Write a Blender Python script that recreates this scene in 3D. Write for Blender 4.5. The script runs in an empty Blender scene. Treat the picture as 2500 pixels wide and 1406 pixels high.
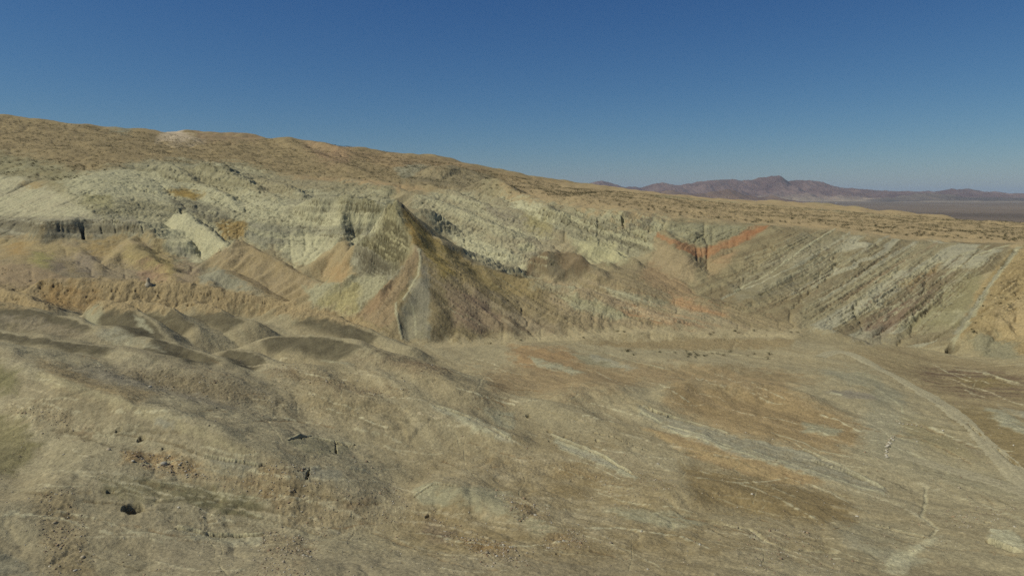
import bpy, math, random, time
import numpy as np
T0 = time.time()
scene = bpy.context.scene
R = math.radians
F = 1689.0; CX, CY = 1250.0, 703.0          # survey lens of the photograph, 2500 px wide
PITCH = R(7.6)
ZC = 100.0                                   # camera height above the datum
# ---------------------------------------------------------------- camera, sky, sun
cam_d = bpy.data.cameras.new('camera'); cam = bpy.data.objects.new('camera', cam_d)
scene.collection.objects.link(cam); scene.camera = cam
cam.location = (0, 0, ZC); cam.rotation_euler = (R(90) - PITCH, 0, 0)
cam_d.sensor_width = 36; cam_d.lens = 36 * F / 2500; cam_d.clip_end = 200000; cam_d.clip_start = 0.5
SUN_EL, SUN_AZ = R(49), R(-106)               # azimuth measured from +Y towards +X
world = bpy.data.worlds.new('World'); scene.world = world; world.use_nodes = True
wn = world.node_tree; wn.nodes.clear()
sky = wn.nodes.new('ShaderNodeTexSky'); sky.sky_type = 'NISHITA'; sky.sun_disc = False
sky.sun_elevation = SUN_EL; sky.sun_rotation = SUN_AZ
sky.altitude = 900; sky.air_density = 1.0; sky.dust_density = 0.5; sky.ozone_density = 8.0
bg = wn.nodes.new('ShaderNodeBackground'); bg.inputs['Strength'].default_value = 0.08
wo = wn.nodes.new('ShaderNodeOutputWorld')
sep = wn.nodes.new('ShaderNodeSeparateColor'); com = wn.nodes.new('ShaderNodeCombineColor')   # the camera's rendering of a clear desert sky
wn.links.new(sky.outputs[0], sep.inputs[0]); wn.links.new(com.outputs[0], bg.inputs[0])
for i_c, (pw_, k_) in enumerate([(1.46, 1.08), (1.2, .81), (.85, .63)]):
    p1 = wn.nodes.new('ShaderNodeMath'); p1.operation = 'POWER'; p1.inputs[1].default_value = pw_
    p2 = wn.nodes.new('ShaderNodeMath'); p2.operation = 'MULTIPLY'; p2.inputs[1].default_value = k_ * 0.08 ** (pw_ - 1)
    wn.links.new(sep.outputs[i_c], p1.inputs[0]); wn.links.new(p1.outputs[0], p2.inputs[0]); wn.links.new(p2.outputs[0], com.inputs[i_c])
wn.links.new(bg.outputs[0], wo.inputs[0])
sl = bpy.data.lights.new('sun', 'SUN'); sl.energy = 3.45; sl.angle = R(0.5); sl.color = (1.0, 0.96, 0.89)
so = bpy.data.objects.new('sun', sl); scene.collection.objects.link(so)
from mathutils import Vector
sd = Vector((math.sin(SUN_AZ) * math.cos(SUN_EL), math.cos(SUN_AZ) * math.cos(SUN_EL), math.sin(SUN_EL)))
so.rotation_euler = sd.to_track_quat('Z', 'Y').to_euler()
vs = scene.view_settings; vs.view_transform = 'Standard'; vs.look = 'None'; vs.gamma = 1; vs.exposure = 0.0
vs.use_curve_mapping = False
scene.render.engine = 'CYCLES'
cy = scene.cycles; cy.max_bounces = 4; cy.diffuse_bounces = 2; cy.glossy_bounces = 1; cy.volume_bounces = 0
cy.use_denoising = False
# ---------------------------------------------------------------- noise
rng = np.random.default_rng(7)
_P = rng.integers(0, 256, 256).astype(np.int32); _P = np.concatenate([rng.permutation(256)] * 3).astype(np.int32)
_G = np.stack([np.cos(np.arange(256) * 2 * np.pi / 256), np.sin(np.arange(256) * 2 * np.pi / 256)], 1).astype(np.float32)
def perlin(x, y, seed=0):
    x = np.asarray(x, np.float32); y = np.asarray(y, np.float32)
    xf = np.floor(x); yf = np.floor(y)
    u = x - xf; v = y - yf
    xi = xf.astype(np.int32) + seed * 37; yi = yf.astype(np.int32) + seed * 91
    def g(i, j, du, dv):
        h = _P[_P[(xi + i) & 255] + ((yi + j) & 255)]
        return _G[h, 0] * du + _G[h, 1] * dv
    fu = u * u * u * (u * (u * 6 - 15) + 10); fv = v * v * v * (v * (v * 6 - 15) + 10)
    a = g(0, 0, u, v); b = g(1, 0, u - 1, v); c = g(0, 1, u, v - 1); d = g(1, 1, u - 1, v - 1)
    a += (b - a) * fu; c += (d - c) * fu
    return (a + (c - a) * fv) * 1.5
def fbm(x, y, octs=4, seed=0, gain=0.5):
    s = 0; a = 1.0; t = 0
    for o in range(octs):
        s = s + a * perlin(x * 2 ** o, y * 2 ** o, seed + o * 3); t += a; a *= gain
    return s / t * 1.4
def n1(s, seed=0):                            # 1-D value noise 0..1
    s = np.asarray(s, np.float32); f = np.floor(s); u = s - f; i = f.astype(np.int32) + seed * 53
    a = _P[(i & 255)] / 255.0; b = _P[((i + 1) & 255)] / 255.0
    u = u * u * (3 - 2 * u)
    return (a + (b - a) * u).astype(np.float32)
def sst(a, b, x):
    t = np.clip((x - a) / (b - a), 0, 1); return t * t * (3 - 2 * t)
# ---------------------------------------------------------------- survey: pixel -> bearing, vertical angle, world point
CP, SP = math.cos(PITCH), math.sin(PITCH)
def ray(px, py):
    a = (px - CX) / F; b = (CY - py) / F
    return a, CP + b * SP, -SP + b * CP
def at(px, py, Y):                            # world point at forward distance Y (z relative to the camera)
    x, y, z = ray(px, py); k = Y / y
    return x * k, Y, z * k
# ---------------------------------------------------------------- broad shape: survey points
COLS = {
 -350: [(1300,60),(1000,95),(850,120),(700,160),(680,230),(600,300),(480,370),(330,560),(240,720)],
 0:   [(1406,58),(1200,76),(1000,103),(850,133),(755,165),(730,212),(650,240),(585,288),(560,300),(500,345),(440,385),(400,440),(340,540),(284,690)],
 250: [(1406,60),(1240,75),(1000,110),(900,130),(865,145),(815,165),(790,212),(700,240),(650,262),(590,290),(540,305),(455,365),(410,430),(350,560),(314,700)],
 500: [(1406,60),(1200,85),(1000,118),(900,145),(860,160),(790,185),(765,230),(700,255),(655,275),(600,300),(530,335),(485,380),(430,450),(370,600),(330,760)],
 750: [(1406,60),(1200,88),(1000,125),(900,155),(840,180),(795,205),(775,238),(710,265),(650,285),(600,310),(510,345),(470,400),(430,480),(380,640),(350,780)],
 970: [(1406,60),(1200,90),(1000,130),(900,165),(840,193),(760,235),(705,262),(620,300),(530,370),(450,440),(410,600),(376,790)],
 1150:[(1406,60),(1200,90),(1000,130),(900,165),(840,200),(815,215),(700,265),(650,290),(560,345),(480,430),(460,450),(420,560),(402,800)],
 1350:[(1406,60),(1200,90),(1000,130),(900,165),(850,190),(817,215),(760,238),(694,256),(672,265),(650,292),(600,315),(520,355),(490,372),(460,550),(441,880)],
 1550:[(1406,60),(1200,90),(1000,130),(900,165),(862,190),(820,215),(760,232),(700,250),(668,265),(642,285),(585,316),(515,338),(490,400),(466,880)],
 1700:[(1406,60),(1200,90),(1000,130),(905,165),(865,188),(820,212),(730,248),(660,280),(545,325),(510,390),(484,880)],
 1900:[(1406,60),(1200,90),(1000,130),(905,162),(865,185),(810,212),(710,248),(563,305),(535,370),(494,880)],
 2100:[(1406,60),(1200,90),(1000,130),(900,162),(860,185),(830,208),(715,235),(582,288),(555,350),(508,850)],
 2300:[(1406,60),(1200,90),(1000,130),(900,165),(872,182),(860,200),(720,226),(602,272),(565,340),(528,700)],
 2500:[(1406,60),(1180,92),(1000,125),(905,152),(870,170),(760,192),(620,236),(585,300),(547,600)],
 2850:[(1300,70),(1000,120),(870,150),(700,190),(610,230),(590,300),(556,560)],
}
SV = []
for px, col in COLS.items():
    q = []
    for py, Y in col:
        x, y, z = at(px, py, Y); q.append((math.atan2(x, y), math.log(math.hypot(x, y)), z))
    x, y, z = q[-1]; q.append((x, min(y + .28, 7.15), z - 30))
    for a_, b_ in zip(q[:-1], q[1:]):
        nn = max(1, int(math.ceil((b_[1] - a_[1]) / .13)))
        for t in range(nn): SV.append(tuple(a_[i] + (b_[i] - a_[i]) * t / nn for i in range(3)))
    SV.append(q[-1])
for d in range(-60, 61, 10):
    SV.append((R(d), math.log(1450), -170)); SV.append((R(d), math.log(44), -36))
SV = np.array(SV)
def rbf_fit(P, v, c=0.03):
    d = np.sqrt(((P[:, None, :] - P[None]) ** 2).sum(-1) + c * c)
    n = len(P); A = np.zeros((n + 3, n + 3)); A[:n, :n] = d; A[:n, n] = 1; A[:n, n + 1:] = P; A[n:, :n] = A[:n, n:].T
    A[:n, :n] += np.eye(n) * -1e-3
    return np.linalg.solve(A, np.concatenate([v, np.zeros(3)]))
def rbf_eval(P, w, X, Y_, c=0.03):
    out = (w[-3] + w[-2] * X + w[-1] * Y_).astype(np.float32)
    for (a, b), ww in zip(P.astype(np.float32), w[:-3]):
        out += np.float32(ww) * np.sqrt((X - a) ** 2 + (Y_ - b) ** 2 + np.float32(c * c))
    return out
TH0, TH1, L0, L1 = R(-55), R(55), math.log(45), math.log(1400)
GS = 1 / 360.0
gth = np.arange(TH0, TH1 + GS, GS).astype(np.float32); glm = np.arange(L0, L1 + GS, GS).astype(np.float32)
NT, NL = len(gth), len(glm)
TH, LM = np.meshgrid(gth, glm, indexing='ij')
GR = np.exp(LM); GX = GR * np.sin(TH); GY = GR * np.cos(TH)
W = rbf_fit(SV[:, :2], SV[:, 2])
def zoom(C, n, m):
    a, b = C.shape
    u = np.linspace(0, a - 1, n, dtype=np.float32); v = np.linspace(0, b - 1, m, dtype=np.float32)
    i = np.minimum(u.astype(int), a - 2); j = np.minimum(v.astype(int), b - 2)
    fu = (u - i)[:, None]; fv = (v - j)[None]
    r0 = C[i] * (1 - fu) + C[i + 1] * fu
    return r0[:, j] * (1 - fv) + r0[:, j + 1] * fv
cs = 3
cth, clm = np.linspace(gth[0], gth[-1], NT // cs), np.linspace(glm[0], glm[-1], NL // cs)
c1, c2 = np.meshgrid(cth.astype(np.float32), clm.astype(np.float32), indexing='ij')
H = zoom(rbf_eval(SV[:, :2], W, c1, c2), NT, NL)
for _ in range(4):
    p = np.pad(H, 1, mode='edge'); H = (p[:-2,1:-1] + p[2:,1:-1] + p[1:-1,:-2] + p[1:-1,2:] + 2 * H) / 6
H -= 1.4 * (1 - sst(170, 215, GR)) * sst(60, 80, GR)
H -= 1.6 * sst(128, 145, GR) * (1 - sst(190, 212, GR)) * (1 - sst(-.32, -.12, TH))
print('base', NT, NL, round(time.time() - T0, 1))
# ---------------------------------------------------------------- ridges, cliffs and channels
def smax(a, b, k):
    h = np.clip(0.5 + 0.5 * (b - a) / k, 0, 1); return a + (b - a) * h + k * h * (1 - h)
def polyseg(pts, X, Y_):
    """nearest point of a polyline: distance, arc length, crest height, side (+ right of travel)"""
    best = np.full(X.shape, 1e9, np.float32); arc = np.zeros_like(best); hh = np.zeros_like(best); sd_ = np.zeros_like(best)
    acc = 0.0
    for (x0, y0, z0), (x1, y1, z1) in zip(pts[:-1], pts[1:]):
        dx, dy = x1 - x0, y1 - y0; L = math.hypot(dx, dy) + 1e-6
        t = np.clip(((X - x0) * dx + (Y_ - y0) * dy) / (L * L), 0, 1)
        ex = X - (x0 + t * dx); ey = Y_ - (y0 + t * dy); d = np.sqrt(ex * ex + ey * ey)
        m = d < best
        best = np.where(m, d, best); arc = np.where(m, acc + t * L, arc); hh = np.where(m, z0 + t * (z1 - z0), hh)
        sd_ = np.where(m, (dx * ey - dy * ex) / L, sd_)      # >0: left of travel
        acc += L
    return best, arc, hh, -sd_
def ridge(pix, sl_=0.6, sr=0.6, rnd=1.0, k=1.5, el=None, er=None, rill=0.0, wl=4.0, reach=100, seed=1, cut=False, jag=0.0, drop=None, cap=0.0):
    """pix: (px,py,Y) crest; sl_/sr slope to the left/right of travel; el/er: width of a flat shoulder behind the crest"""
    global H
    pts = [at(*p) for p in pix]
    xs = [p[0] for p in pts]; ys = [p[1] for p in pts]
    bb = (GX > min(xs) - reach) & (GX < max(xs) + reach) & (GY > min(ys) - reach) & (GY < max(ys) + reach)
    ii = np.where(bb.any(1))[0]; jj = np.where(bb.any(0))[0]
    if len(ii) == 0: return
    s = (slice(ii[0], ii[-1] + 1), slice(jj[0], jj[-1] + 1))
    X, Y_ = GX[s], GY[s]
    wx = perlin(X / 9, Y_ / 9, seed) * min(2.0, rnd * 1.2 + .3); wy = perlin(X / 9, Y_ / 9, seed + 5) * min(2.0, rnd * 1.2 + .3)
    d, arc, h, side = polyseg(pts, X + wx, Y_ + wy)
    q = np.clip(side / (d + .3) * 1.5, -1, 1) * .5 + .5
    slope = sl_ + (sr - sl_) * q
    dd = np.sqrt(d * d + rnd * rnd) - rnd
    if jag: h = h + jag * (perlin(arc / 2.5, arc * 0 + seed, seed) + .6 * perlin(arc / .9, arc * 0 + seed, seed + 2))
    z = h - slope * dd
    if cap:                                   # steeper beyond the ends of the crest
        (xa, ya, _), (xb, yb, _) = pts[0], pts[1]; (xc, yc, _), (xd, yd, _) = pts[-2], pts[-1]
        l1, l2 = math.hypot(xb - xa, yb - ya), math.hypot(xd - xc, yd - yc)
        o1 = np.maximum(0, -((X - xa) * (xb - xa) + (Y_ - ya) * (yb - ya)) / l1); o2 = np.maximum(0, ((X - xd) * (xd - xc) + (Y_ - yd) * (yd - yc)) / l2)
        z = z - cap * np.where(d < 1e8, np.where(arc < .01, o1, 0) + np.where(arc > arc.max() - .01, o2, 0), 0)
    if el is not None: z = z - (1 - q) * .6 * np.maximum(dd - el, 0)
    if er is not None: z = z - q * .6 * np.maximum(dd - er, 0)
    if rill:
        w = arc / wl + perlin(X / 14, Y_ / 14, seed + 9) * .8
        rr = 1 - np.abs(perlin(w, w * 0 + 3.3 + seed, seed)) * 2.2
        rr2 = 1 - np.abs(perlin(w * 2.3, w * 0 + 7.3, seed + 1)) * 2.2
        z = z - np.minimum(dd * .22, rill) * (rr * .7 + rr2 * .3)
    if drop is not None: z = np.where(dd > drop, -1e3, z)
    if cut:
        H[s] = -smax(-H[s], -(h + slope * dd + 2.0 * np.maximum(d - 12, 0)), k)
    else:
        H[s] = smax(H[s], z, k)
def channel(pix, depth=2.0, width=2.5, slope=.8, k=1.0, reach=40, seed=2):
    ridge([p for p in pix], slope, slope, width, k, reach=reach, seed=seed, cut=True)
# skyline hills at the left (far to near)
ridge([(-350,235,760),(0,283,690),(60,291,690),(150,304,690),(250,315,700),(330,322,700)], .22, .3, 10, 8, reach=300, seed=3)
ridge([(255,318,820),(290,310,820),(330,314,820),(400,320,830),(470,321,830),(545,322,840),(600,327,840),(640,333,840)], .3, .3, 6, 6, reach=250, seed=4)
ridge([(380,330,780),(412,318,780),(450,328,770),(500,345,760)], .45, .4, 3, 4, reach=120, seed=5)
ridge([(600,345,760),(700,338,740),(760,347,740),(840,361,750),(880,360,750),(940,370,750),(1000,379,740)], .25, .3, 5, 5, reach=250, seed=6)
ridge([(700,338,740),(760,370,640),(830,400,560),(880,420,500)], .3, .3, 5, 5, reach=150, seed=66)
ridge([(760,347,730),(800,352,700),(850,368,690)], .5, .5, 2, 4, reach=80, seed=61)
ridge([(1000,379,760),(1060,378,780),(1130,396,780),(1180,412,780),(1240,417,800),(1290,430,820),(1350,440,860),(1450,458,900)], .25, .25, 4, 5, reach=250, seed=7)
ridge([(1010,440,510),(1040,408,515),(1080,402,520),(1130,412,520),(1200,440,500),(1250,462,480)], .45, .3, 4, 4, reach=120, seed=8)
ridge([(970,395,640),(1010,405,590),(1030,412,540)], .35, .3, 4, 4, reach=100, seed=81)
ridge([(1205,418,720),(1240,416,720),(1290,433,720)], .4, .3, 5, 4, reach=90, seed=82)
ridge([(0,350,560),(120,372,510),(220,400,470),(300,420,450)], .25, .25, 8, 5, reach=140, seed=9)
ridge([(180,330,640),(330,370,560),(430,400,500),(520,425,460)], .25, .22, 8, 5, reach=140, seed=10)
ridge([(450,350,680),(560,385,580),(640,410,520),(720,430,480)], .25, .22, 8, 5, reach=140, seed=11)
# green badland shoulders behind the basin
ridge([(60,400,430),(150,430,400),(220,470,375),(260,510,350)], .5, .5, 2, 2, rill=2, wl=6, seed=12)
ridge([(400,430,430),(330,470,390),(300,510,350)], .5, .5, 2, 2, rill=2, wl=6, seed=13)
ridge([(380,400,440),(410,395,440),(480,440,410),(560,480,370),(590,520,345)], .6, .5, 2, 2, rill=2.5, wl=6, seed=14)
ridge([(520,390,450),(560,420,430),(620,450,400),(680,490,370)], .5, .5, 2, 2, rill=2, wl=5, seed=15)
ridge([(640,430,430),(700,455,400),(740,470,380)], .5, .5, 2, 2, rill=2, wl=5, seed=16)
ridge([(850,430,450),(950,455,410),(1050,480,390),(1150,520,360),(1240,560,330)], .45, .4, 3, 2, rill=2, wl=6, seed=17)
ridge([(1050,450,440),(1150,480,410),(1230,520,380),(1330,560,345)], .4, .45, 2, 2, rill=2, wl=6, seed=18)
ridge([(1180,440,450),(1215,435,440),(1290,480,400),(1350,500,370)], .5, .5, 2, 2, rill=2, wl=5, seed=19)
# pale domes
ridge([(-120,440,400),(0,433,392),(50,438,388),(110,460,372),(160,485,352),(225,522,328)], .5, .62, 4, 2, rill=1.2, wl=5, seed=20)
ridge([(398,548,322),(430,524,322),(455,522,320),(500,548,308),(530,572,300),(560,600,292)], .8, .9, 2.0, 1.5, rill=1.6, wl=5, seed=21)
ridge([(430,525,321),(432,560,308),(425,600,296)], .7, .9, 1.2, 1.5, rill=1, wl=4, seed=211)
# grey columnar cliff
ridge([(-60,560,306),(0,545,304),(60,537,302),(110,530,300),(193,529,299)], .12, 1.7, .3, .6, rill=.5, wl=1.5, seed=22, el=14, drop=18)
ridge([(193,529,299),(200,540,301),(207,545,302),(214,533,302),(260,530,301),(320,532,300),(355,552,297),(372,575,292)], .12, 1.7, .3, .6, rill=.5, wl=1.5, seed=23, el=14, drop=18)
# pale cliff behind the peak
ridge([(600,560,330),(650,545,326),(690,575,318),(720,605,308)], .5, .9, 1, 1.5, rill=1, wl=3, seed=28)
# orange, pink and yellow mounds
ridge([(585,588,288),(615,600,285),(690,640,274),(745,672,266),(800,700,258)], .55, .62, 1.2, 1.2, rill=1.0, wl=3.5, seed=30)
ridge([(585,588,288),(540,615,282),(500,640,276),(470,668,268)], .6, .6, 1.2, 1.2, rill=1.0, wl=3.5, seed=31)
ridge([(330,572,292),(318,595,282),(390,640,268),(450,665,258),(520,690,250)], .55, .55, 1.5, 1.2, rill=.9, wl=3.5, seed=34)
ridge([(318,595,282),(270,625,270),(215,655,258)], .5, .55, 1.5, 1.2, rill=.8, wl=3.5, seed=35)
ridge([(140,575,292),(170,600,280),(225,625,268),(245,660,255)], .6, .7, 1.2, 1.2, rill=.8, wl=3, seed=36)
ridge([(60,575,292),(90,605,278),(60,640,262)], .6, .6, 1.5, 1.2, rill=.8, wl=3, seed=37)
ridge([(200,620,270),(240,640,262)], .7, .7, 1, 1, seed=371)
ridge([(0,570,292),(15,590,284),(10,620,272)], .8, .9, 1, 1.2, seed=38)
ridge([(500,665,262),(540,655,262),(590,680,256),(650,715,248),(690,740,243)], .5, .5, 2.5, 1.2, rill=.6, wl=3, seed=39)
ridge([(400,660,258),(430,672,252),(470,705,246)], .6, .6, 1.5, 1.2, rill=.8, wl=3, seed=40)
# pink slope and tan fluted scarp
ridge([(-80,640,250),(0,645,246),(70,655,244),(130,675,241),(175,688,239)], .5, .36, 3, 1.5, seed=42)
ridge([(-60,690,214),(0,700,212),(50,715,208),(110,745,202)], .5, 1.2, .8, 1.0, rill=1.0, wl=2, seed=44)
ridge([(364,688,233),(364.5,684,233)], 1.8, 1.8, .3, .4, seed=45)
# the peak
def clip_side(pix, slope, side_sign=1, reach=70, k=1.0):
    """cut the ground down to a face that falls away on one side of a line"""
    pts = [at(*p) for p in pix]; xs = [p[0] for p in pts]; ys = [p[1] for p in pts]
    bb = (GX > min(xs) - reach) & (GX < max(xs) + reach) & (GY > min(ys) - reach) & (GY < max(ys) + reach)
    ii = np.where(bb.any(1))[0]; jj = np.where(bb.any(0))[0]; s = (slice(ii[0], ii[-1] + 1), slice(jj[0], jj[-1] + 1))
    w_ = fbm(GX[s] / 8, GY[s] / 8, 3, 400) * 1.2
    d, arc, h, side = polyseg(pts, GX[s] + w_, GY[s])
    z = np.where(side * side_sign > 0, h - slope * d, 1e3)
    z = np.where(z > 900, h + 3 * d + 2, z)
    z = np.maximum(z, HB0[s])
    H[s] = -smax(-H[s], -z, k)

HB0 = H.copy()
ridge([(968,487,252),(985,500,252),(1010,530,252),(1060,580,251),(1110,618,249),(1180,652,246),(1280,680,241),(1400,694,236),(1500,722,232),(1600,760,226)], 1.1, .88, .5, 1.2, rill=.5, wl=3.5, seed=50, cap=1.0)
ridge([(972,512,249.5),(980,535,246),(996,568,242),(1018,603,235)], .6, 1.2, .8, 1.5, seed=51)
ridge([(990,520,249.5),(1010,560,245),(1028,604,238),(1042,640,230)], .74, 1.0, 1.0, 2.5, seed=511)
ridge([(1016,610,234),(985,670,226),(950,730,217),(925,785,207)], .55, .8, 1.5, 2.5, seed=512)
ridge([(1018,603,235),(1030,640,228),(1022,690,221),(978,738,212),(968,775,207),(985,832,199)], .6, .55, .6, 1.2, rill=.8, wl=3, seed=52, cap=0.5)
ridge([(1018,603,235),(985,650,230),(940,700,224),(880,768,215)], .62, 1.6, .8, 1.2, rill=.8, wl=3, seed=53, cap=0.6)
clip_side([(930,470,262),(945,487,254),(958,515,250),(980,568,243),(1008,608,235),(985,650,230),(940,700,224),(880,768,215),(850,800,209)], 1.25)
ridge([(690,560,336),(735,490,340),(770,479,338),(850,478,335),(900,487,332),(945,500,328)], .10, 1.5, .8, 1.0, rill=2.2, wl=3.0, seed=24, el=22)
ridge([(720,560,322),(700,600,312),(680,625,306)], .7, .7, 1, 2, seed=25)
ridge([(830,500,332),(835,560,318),(820,600,308)], .8, .8, 1, 1.5, seed=26)
ridge([(900,560,300),(880,600,292)], .8, .8, 1, 1.5, seed=27)
ridge([(840,588,288),(790,620,282),(745,652,275)], .6, .6, 1.2, 1.2, rill=1, wl=3.5, seed=32)
ridge([(840,588,288),(862,640,272),(850,690,258)], .6, .6, 1.2, 1.2, rill=1, wl=3.5, seed=33)
ridge([(900,660,252),(840,700,250),(790,735,243),(760,745,240)], .6, .6, 1.2, 1.2, rill=1.3, wl=2.5, seed=41)
ridge([(75,700,226),(105,678,230),(180,676,232),(240,682,232),(300,680,233),(360,683,234),(400,690,234),(450,688,236),(520,700,236),(600,716,236),(680,735,236),(770,752,236)], .5, .85, .5, .8, rill=.15, wl=3.1, seed=43, el=3, jag=.35)
ridge([(948,497,255),(925,530,256),(905,570,256),(868,598,254)], 1.3, 1.3, .8, 1.5, rill=1.2, wl=2.5, seed=54)
ridge([(868,598,252),(905,612,248),(960,640,240),(985,655,233)], 1.0, 2.0, .4, .8, rill=.8, wl=2, seed=55)
ridge([(1060,580,250),(1110,680,230),(1130,740,219),(1125,810,206)], .4, .4, 1.5, 1.5, rill=.8, wl=3, seed=56, cap=0.3)
ridge([(1180,652,246),(1220,720,228),(1240,780,215),(1250,812,210)], .45, .45, 2.5, 1.5, rill=.8, wl=3, seed=57, cap=0.3)
ridge([(1300,684,240),(1350,740,226),(1400,790,216)], .35, .35, 2.5, 1.5, rill=.6, wl=3, seed=58)
ridge([(1040,700,220),(1050,780,207),(1040,830,200)], .5, .5, 1.5, 1.2, seed=581)
ridge([(1360,720,232),(1440,735,228),(1560,775,222),(1640,800,217)], .35, .6, 1.5, 1.2, rill=.8, wl=3, seed=582)
ridge([(1420,700,234),(1500,735,229),(1600,768,223),(1700,800,217)], .4, .5, 1.5, 1.2, rill=.5, wl=3, seed=583)
# brown mounds and cliffs of the middle basin
ridge([(1285,658,268),(1300,628,272),(1335,611,273),(1375,616,271),(1415,620,268),(1450,650,262)], .7, .7, 1.6, .8, seed=59)
ridge([(1470,642,274),(1486,635,274),(1500,645,272)], 1.0, 1.0, 1.2, .5, seed=60)
ridge([(1532,627,282),(1543,627,282)], 1.0, 1.0, 1.5, .7, seed=601)
ridge([(1330,500,352),(1400,540,338),(1450,560,328),(1500,590,316),(1545,612,306),(1590,612,300)], .12, 1.5, .5, 1.0, rill=1.6, wl=2.5, seed=62, el=8)
ridge([(1400,508,350),(1460,512,344),(1500,530,340),(1519,514,336),(1570,520,333),(1610,528,330),(1632,530,328),(1630,560,316),(1580,600,305)], .1, 1.9, .4, 1.0, rill=1.6, wl=2.5, seed=63, el=12)
ridge([(1400,575,312),(1440,590,304),(1500,605,298),(1520,625,290)], .7, .7, 1.0, 1.2, rill=1.2, wl=2.2, seed=64)
ridge([(1180,600,320),(1270,590,318),(1330,600,312),(1400,640,290)], .4, .6, 2, 1.5, rill=1.2, wl=4, seed=65)
# bright rimmed amphitheatre at the right
ridge([(1640,545,326),(1720,548,322),(1880,552,312),(2040,570,296),(2200,585,284),(2380,598,270),(2500,594,258),(2700,600,250)], .02, .62, 2.0, 1.5, rill=1.0, wl=5, seed=67, el=40, reach=90)
ridge([(1620,560,312),(1650,600,292),(1690,650,272),(1710,690,262)], .5, .5, 2, 1.5, seed=68)
ridge([(1880,556,308),(1800,620,284),(1740,670,268)], .4, .4, 3, 1.5, rill=.5, wl=3, seed=69)
ridge([(1980,620,270),(1890,680,252),(1800,740,236)], .4, .4, 2.5, 1.2, rill=.6, wl=3, seed=70)
ridge([(2110,590,278),(2070,650,256),(2000,720,238),(1960,760,228)], .4, .4, 2, 1.2, rill=.6, wl=3, seed=71)
ridge([(2260,620,262),(2190,680,242),(2120,740,228),(2060,790,218)], .45, .45, 1.5, 1.2, rill=.6, wl=3, seed=72)
ridge([(2240,694,238),(2248,715,231),(2210,745,225),(2150,790,214),(2120,815,208)], .6, .5, .8, 1, rill=.6, wl=2, seed=73)
ridge([(2300,694,234),(2250,725,224),(2200,770,214),(2180,810,206)], .5, .6, .8, 1, rill=.5, wl=2, seed=74)
ridge([(2430,615,254),(2400,660,240),(2340,720,224),(2280,770,212),(2230,820,203)], .45, .5, 1.2, 1, rill=.5, wl=2.5, seed=75)
ridge([(2330,752,212),(2348,760,209),(2330,790,204),(2300,830,198)], .7, .8, .7, .8, seed=76)
channel([(2490,600,254),(2420,690,231),(2385,745,217),(2350,800,204),(2325,845,193)], slope=.55, width=.8, k=.8)
ridge([(2700,600,215),(2560,690,205),(2480,740,198),(2420,770,192),(2390,800,190),(2400,850,182)], .5, .6, 1.5, 1, rill=1.0, wl=3, seed=77)
ridge([(2700,590,235),(2560,620,228),(2480,650,222),(2440,700,212)], .4, .5, 2, 1, rill=.8, wl=3, seed=771)
# scrub terrace with its scarp
ridge([(1020,842,200),(1100,832,205),(1250,824,208),(1400,818,210),(1550,812,212),(1700,812,212),(1850,814,210),(1950,818,206)], .02, .9, .6, .6, rill=.5, wl=2.5, seed=78, el=10, reach=40)
ridge([(1950,800,214),(1990,795,214),(2040,810,208),(2080,822,204)], .4, .4, 2, 1.2, rill=.5, wl=3, seed=79)
ridge([(1780,790,222),(1840,800,218),(1950,812,212)], .3, .3, 2, 1.2, seed=80)
ridge([(1600,790,220),(1680,770,226),(1760,760,230),(1860,745,236)], .35, .35, 2.5, 1.2, rill=.6, wl=3, seed=801)
ridge([(1700,720,244),(1780,740,238),(1850,760,230),(1900,790,220)], .35, .35, 2.5, 1.2, rill=.6, wl=3, seed=802)
channel([(1400,852,190),(1550,858,188),(1700,862,186),(1850,872,182),(1960,880,178)], slope=.4, width=1.5, k=.8)
ridge([(1990,862,186),(2050,848,190),(2130,843,191),(2220,848,189),(2300,862,184),(2380,882,176),(2440,893,170),(2620,900,165)], .55, .10, 2, 1, seed=83)
# foreground hills
ridge([(-150,715,176),(0,735,170),(60,744,167),(120,760,164),(180,776,160),(240,802,154)], .6, .30, 1.0, 1, seed=84)
ridge([(205,770,178),(230,743,178),(270,738,177),(320,752,172),(380,790,163),(412,828,155)], .75, .6, 1.0, 1, seed=85)
ridge([(330,735,188),(370,740,187),(430,756,182),(490,795,172)], .7, .55, 1.0, 1, seed=86)
ridge([(470,738,196),(510,744,194),(560,760,188),(608,780,182)], .7, .55, 1.0, 1, seed=87)
ridge([(690,768,206),(740,762,206),(800,772,202),(870,795,194),(960,832,186),(1010,845,182)], .6, .4, 1.2, 1, seed=88)
ridge([(345,850,150),(380,835,152),(420,832,151),(500,858,144),(560,884,139)], .6, .55, .8, 1, seed=89)
ridge([(548,848,154),(570,845,153),(620,862,149),(668,886,143)], .6, .55, .8, .8, seed=90)
ridge([(620,835,162),(660,822,164),(740,815,163),(840,825,158),(920,850,150)], .5, .42, 1.5, 1, seed=91)
ridge([(-60,790,150),(60,815,146),(200,835,140),(340,862,134),(500,900,130)], .35, .3, 1.5, 1, seed=92)
ridge([(230,800,158),(280,798,156),(330,820,152),(410,850,146)], .4, .35, 1.5, 1, seed=93)
ridge([(-40,838,125),(20,850,122),(60,885,114),(100,905,110),(160,925,107),(250,955,104),(400,1005,99),(520,1055,94),(640,1105,90),(760,1160,86)], 0.34, 0.42, 1.0, 1, seed=94)
ridge([(650,905,138),(720,895,139),(800,930,133),(880,960,128)], 0.37, 0.35, 1.5, 1, seed=95)
ridge([(700,893,142),(760,895,141),(840,880,145),(900,905,140),(990,940,134)], 0.37, 0.35, 1.5, 1, seed=96)
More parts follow.
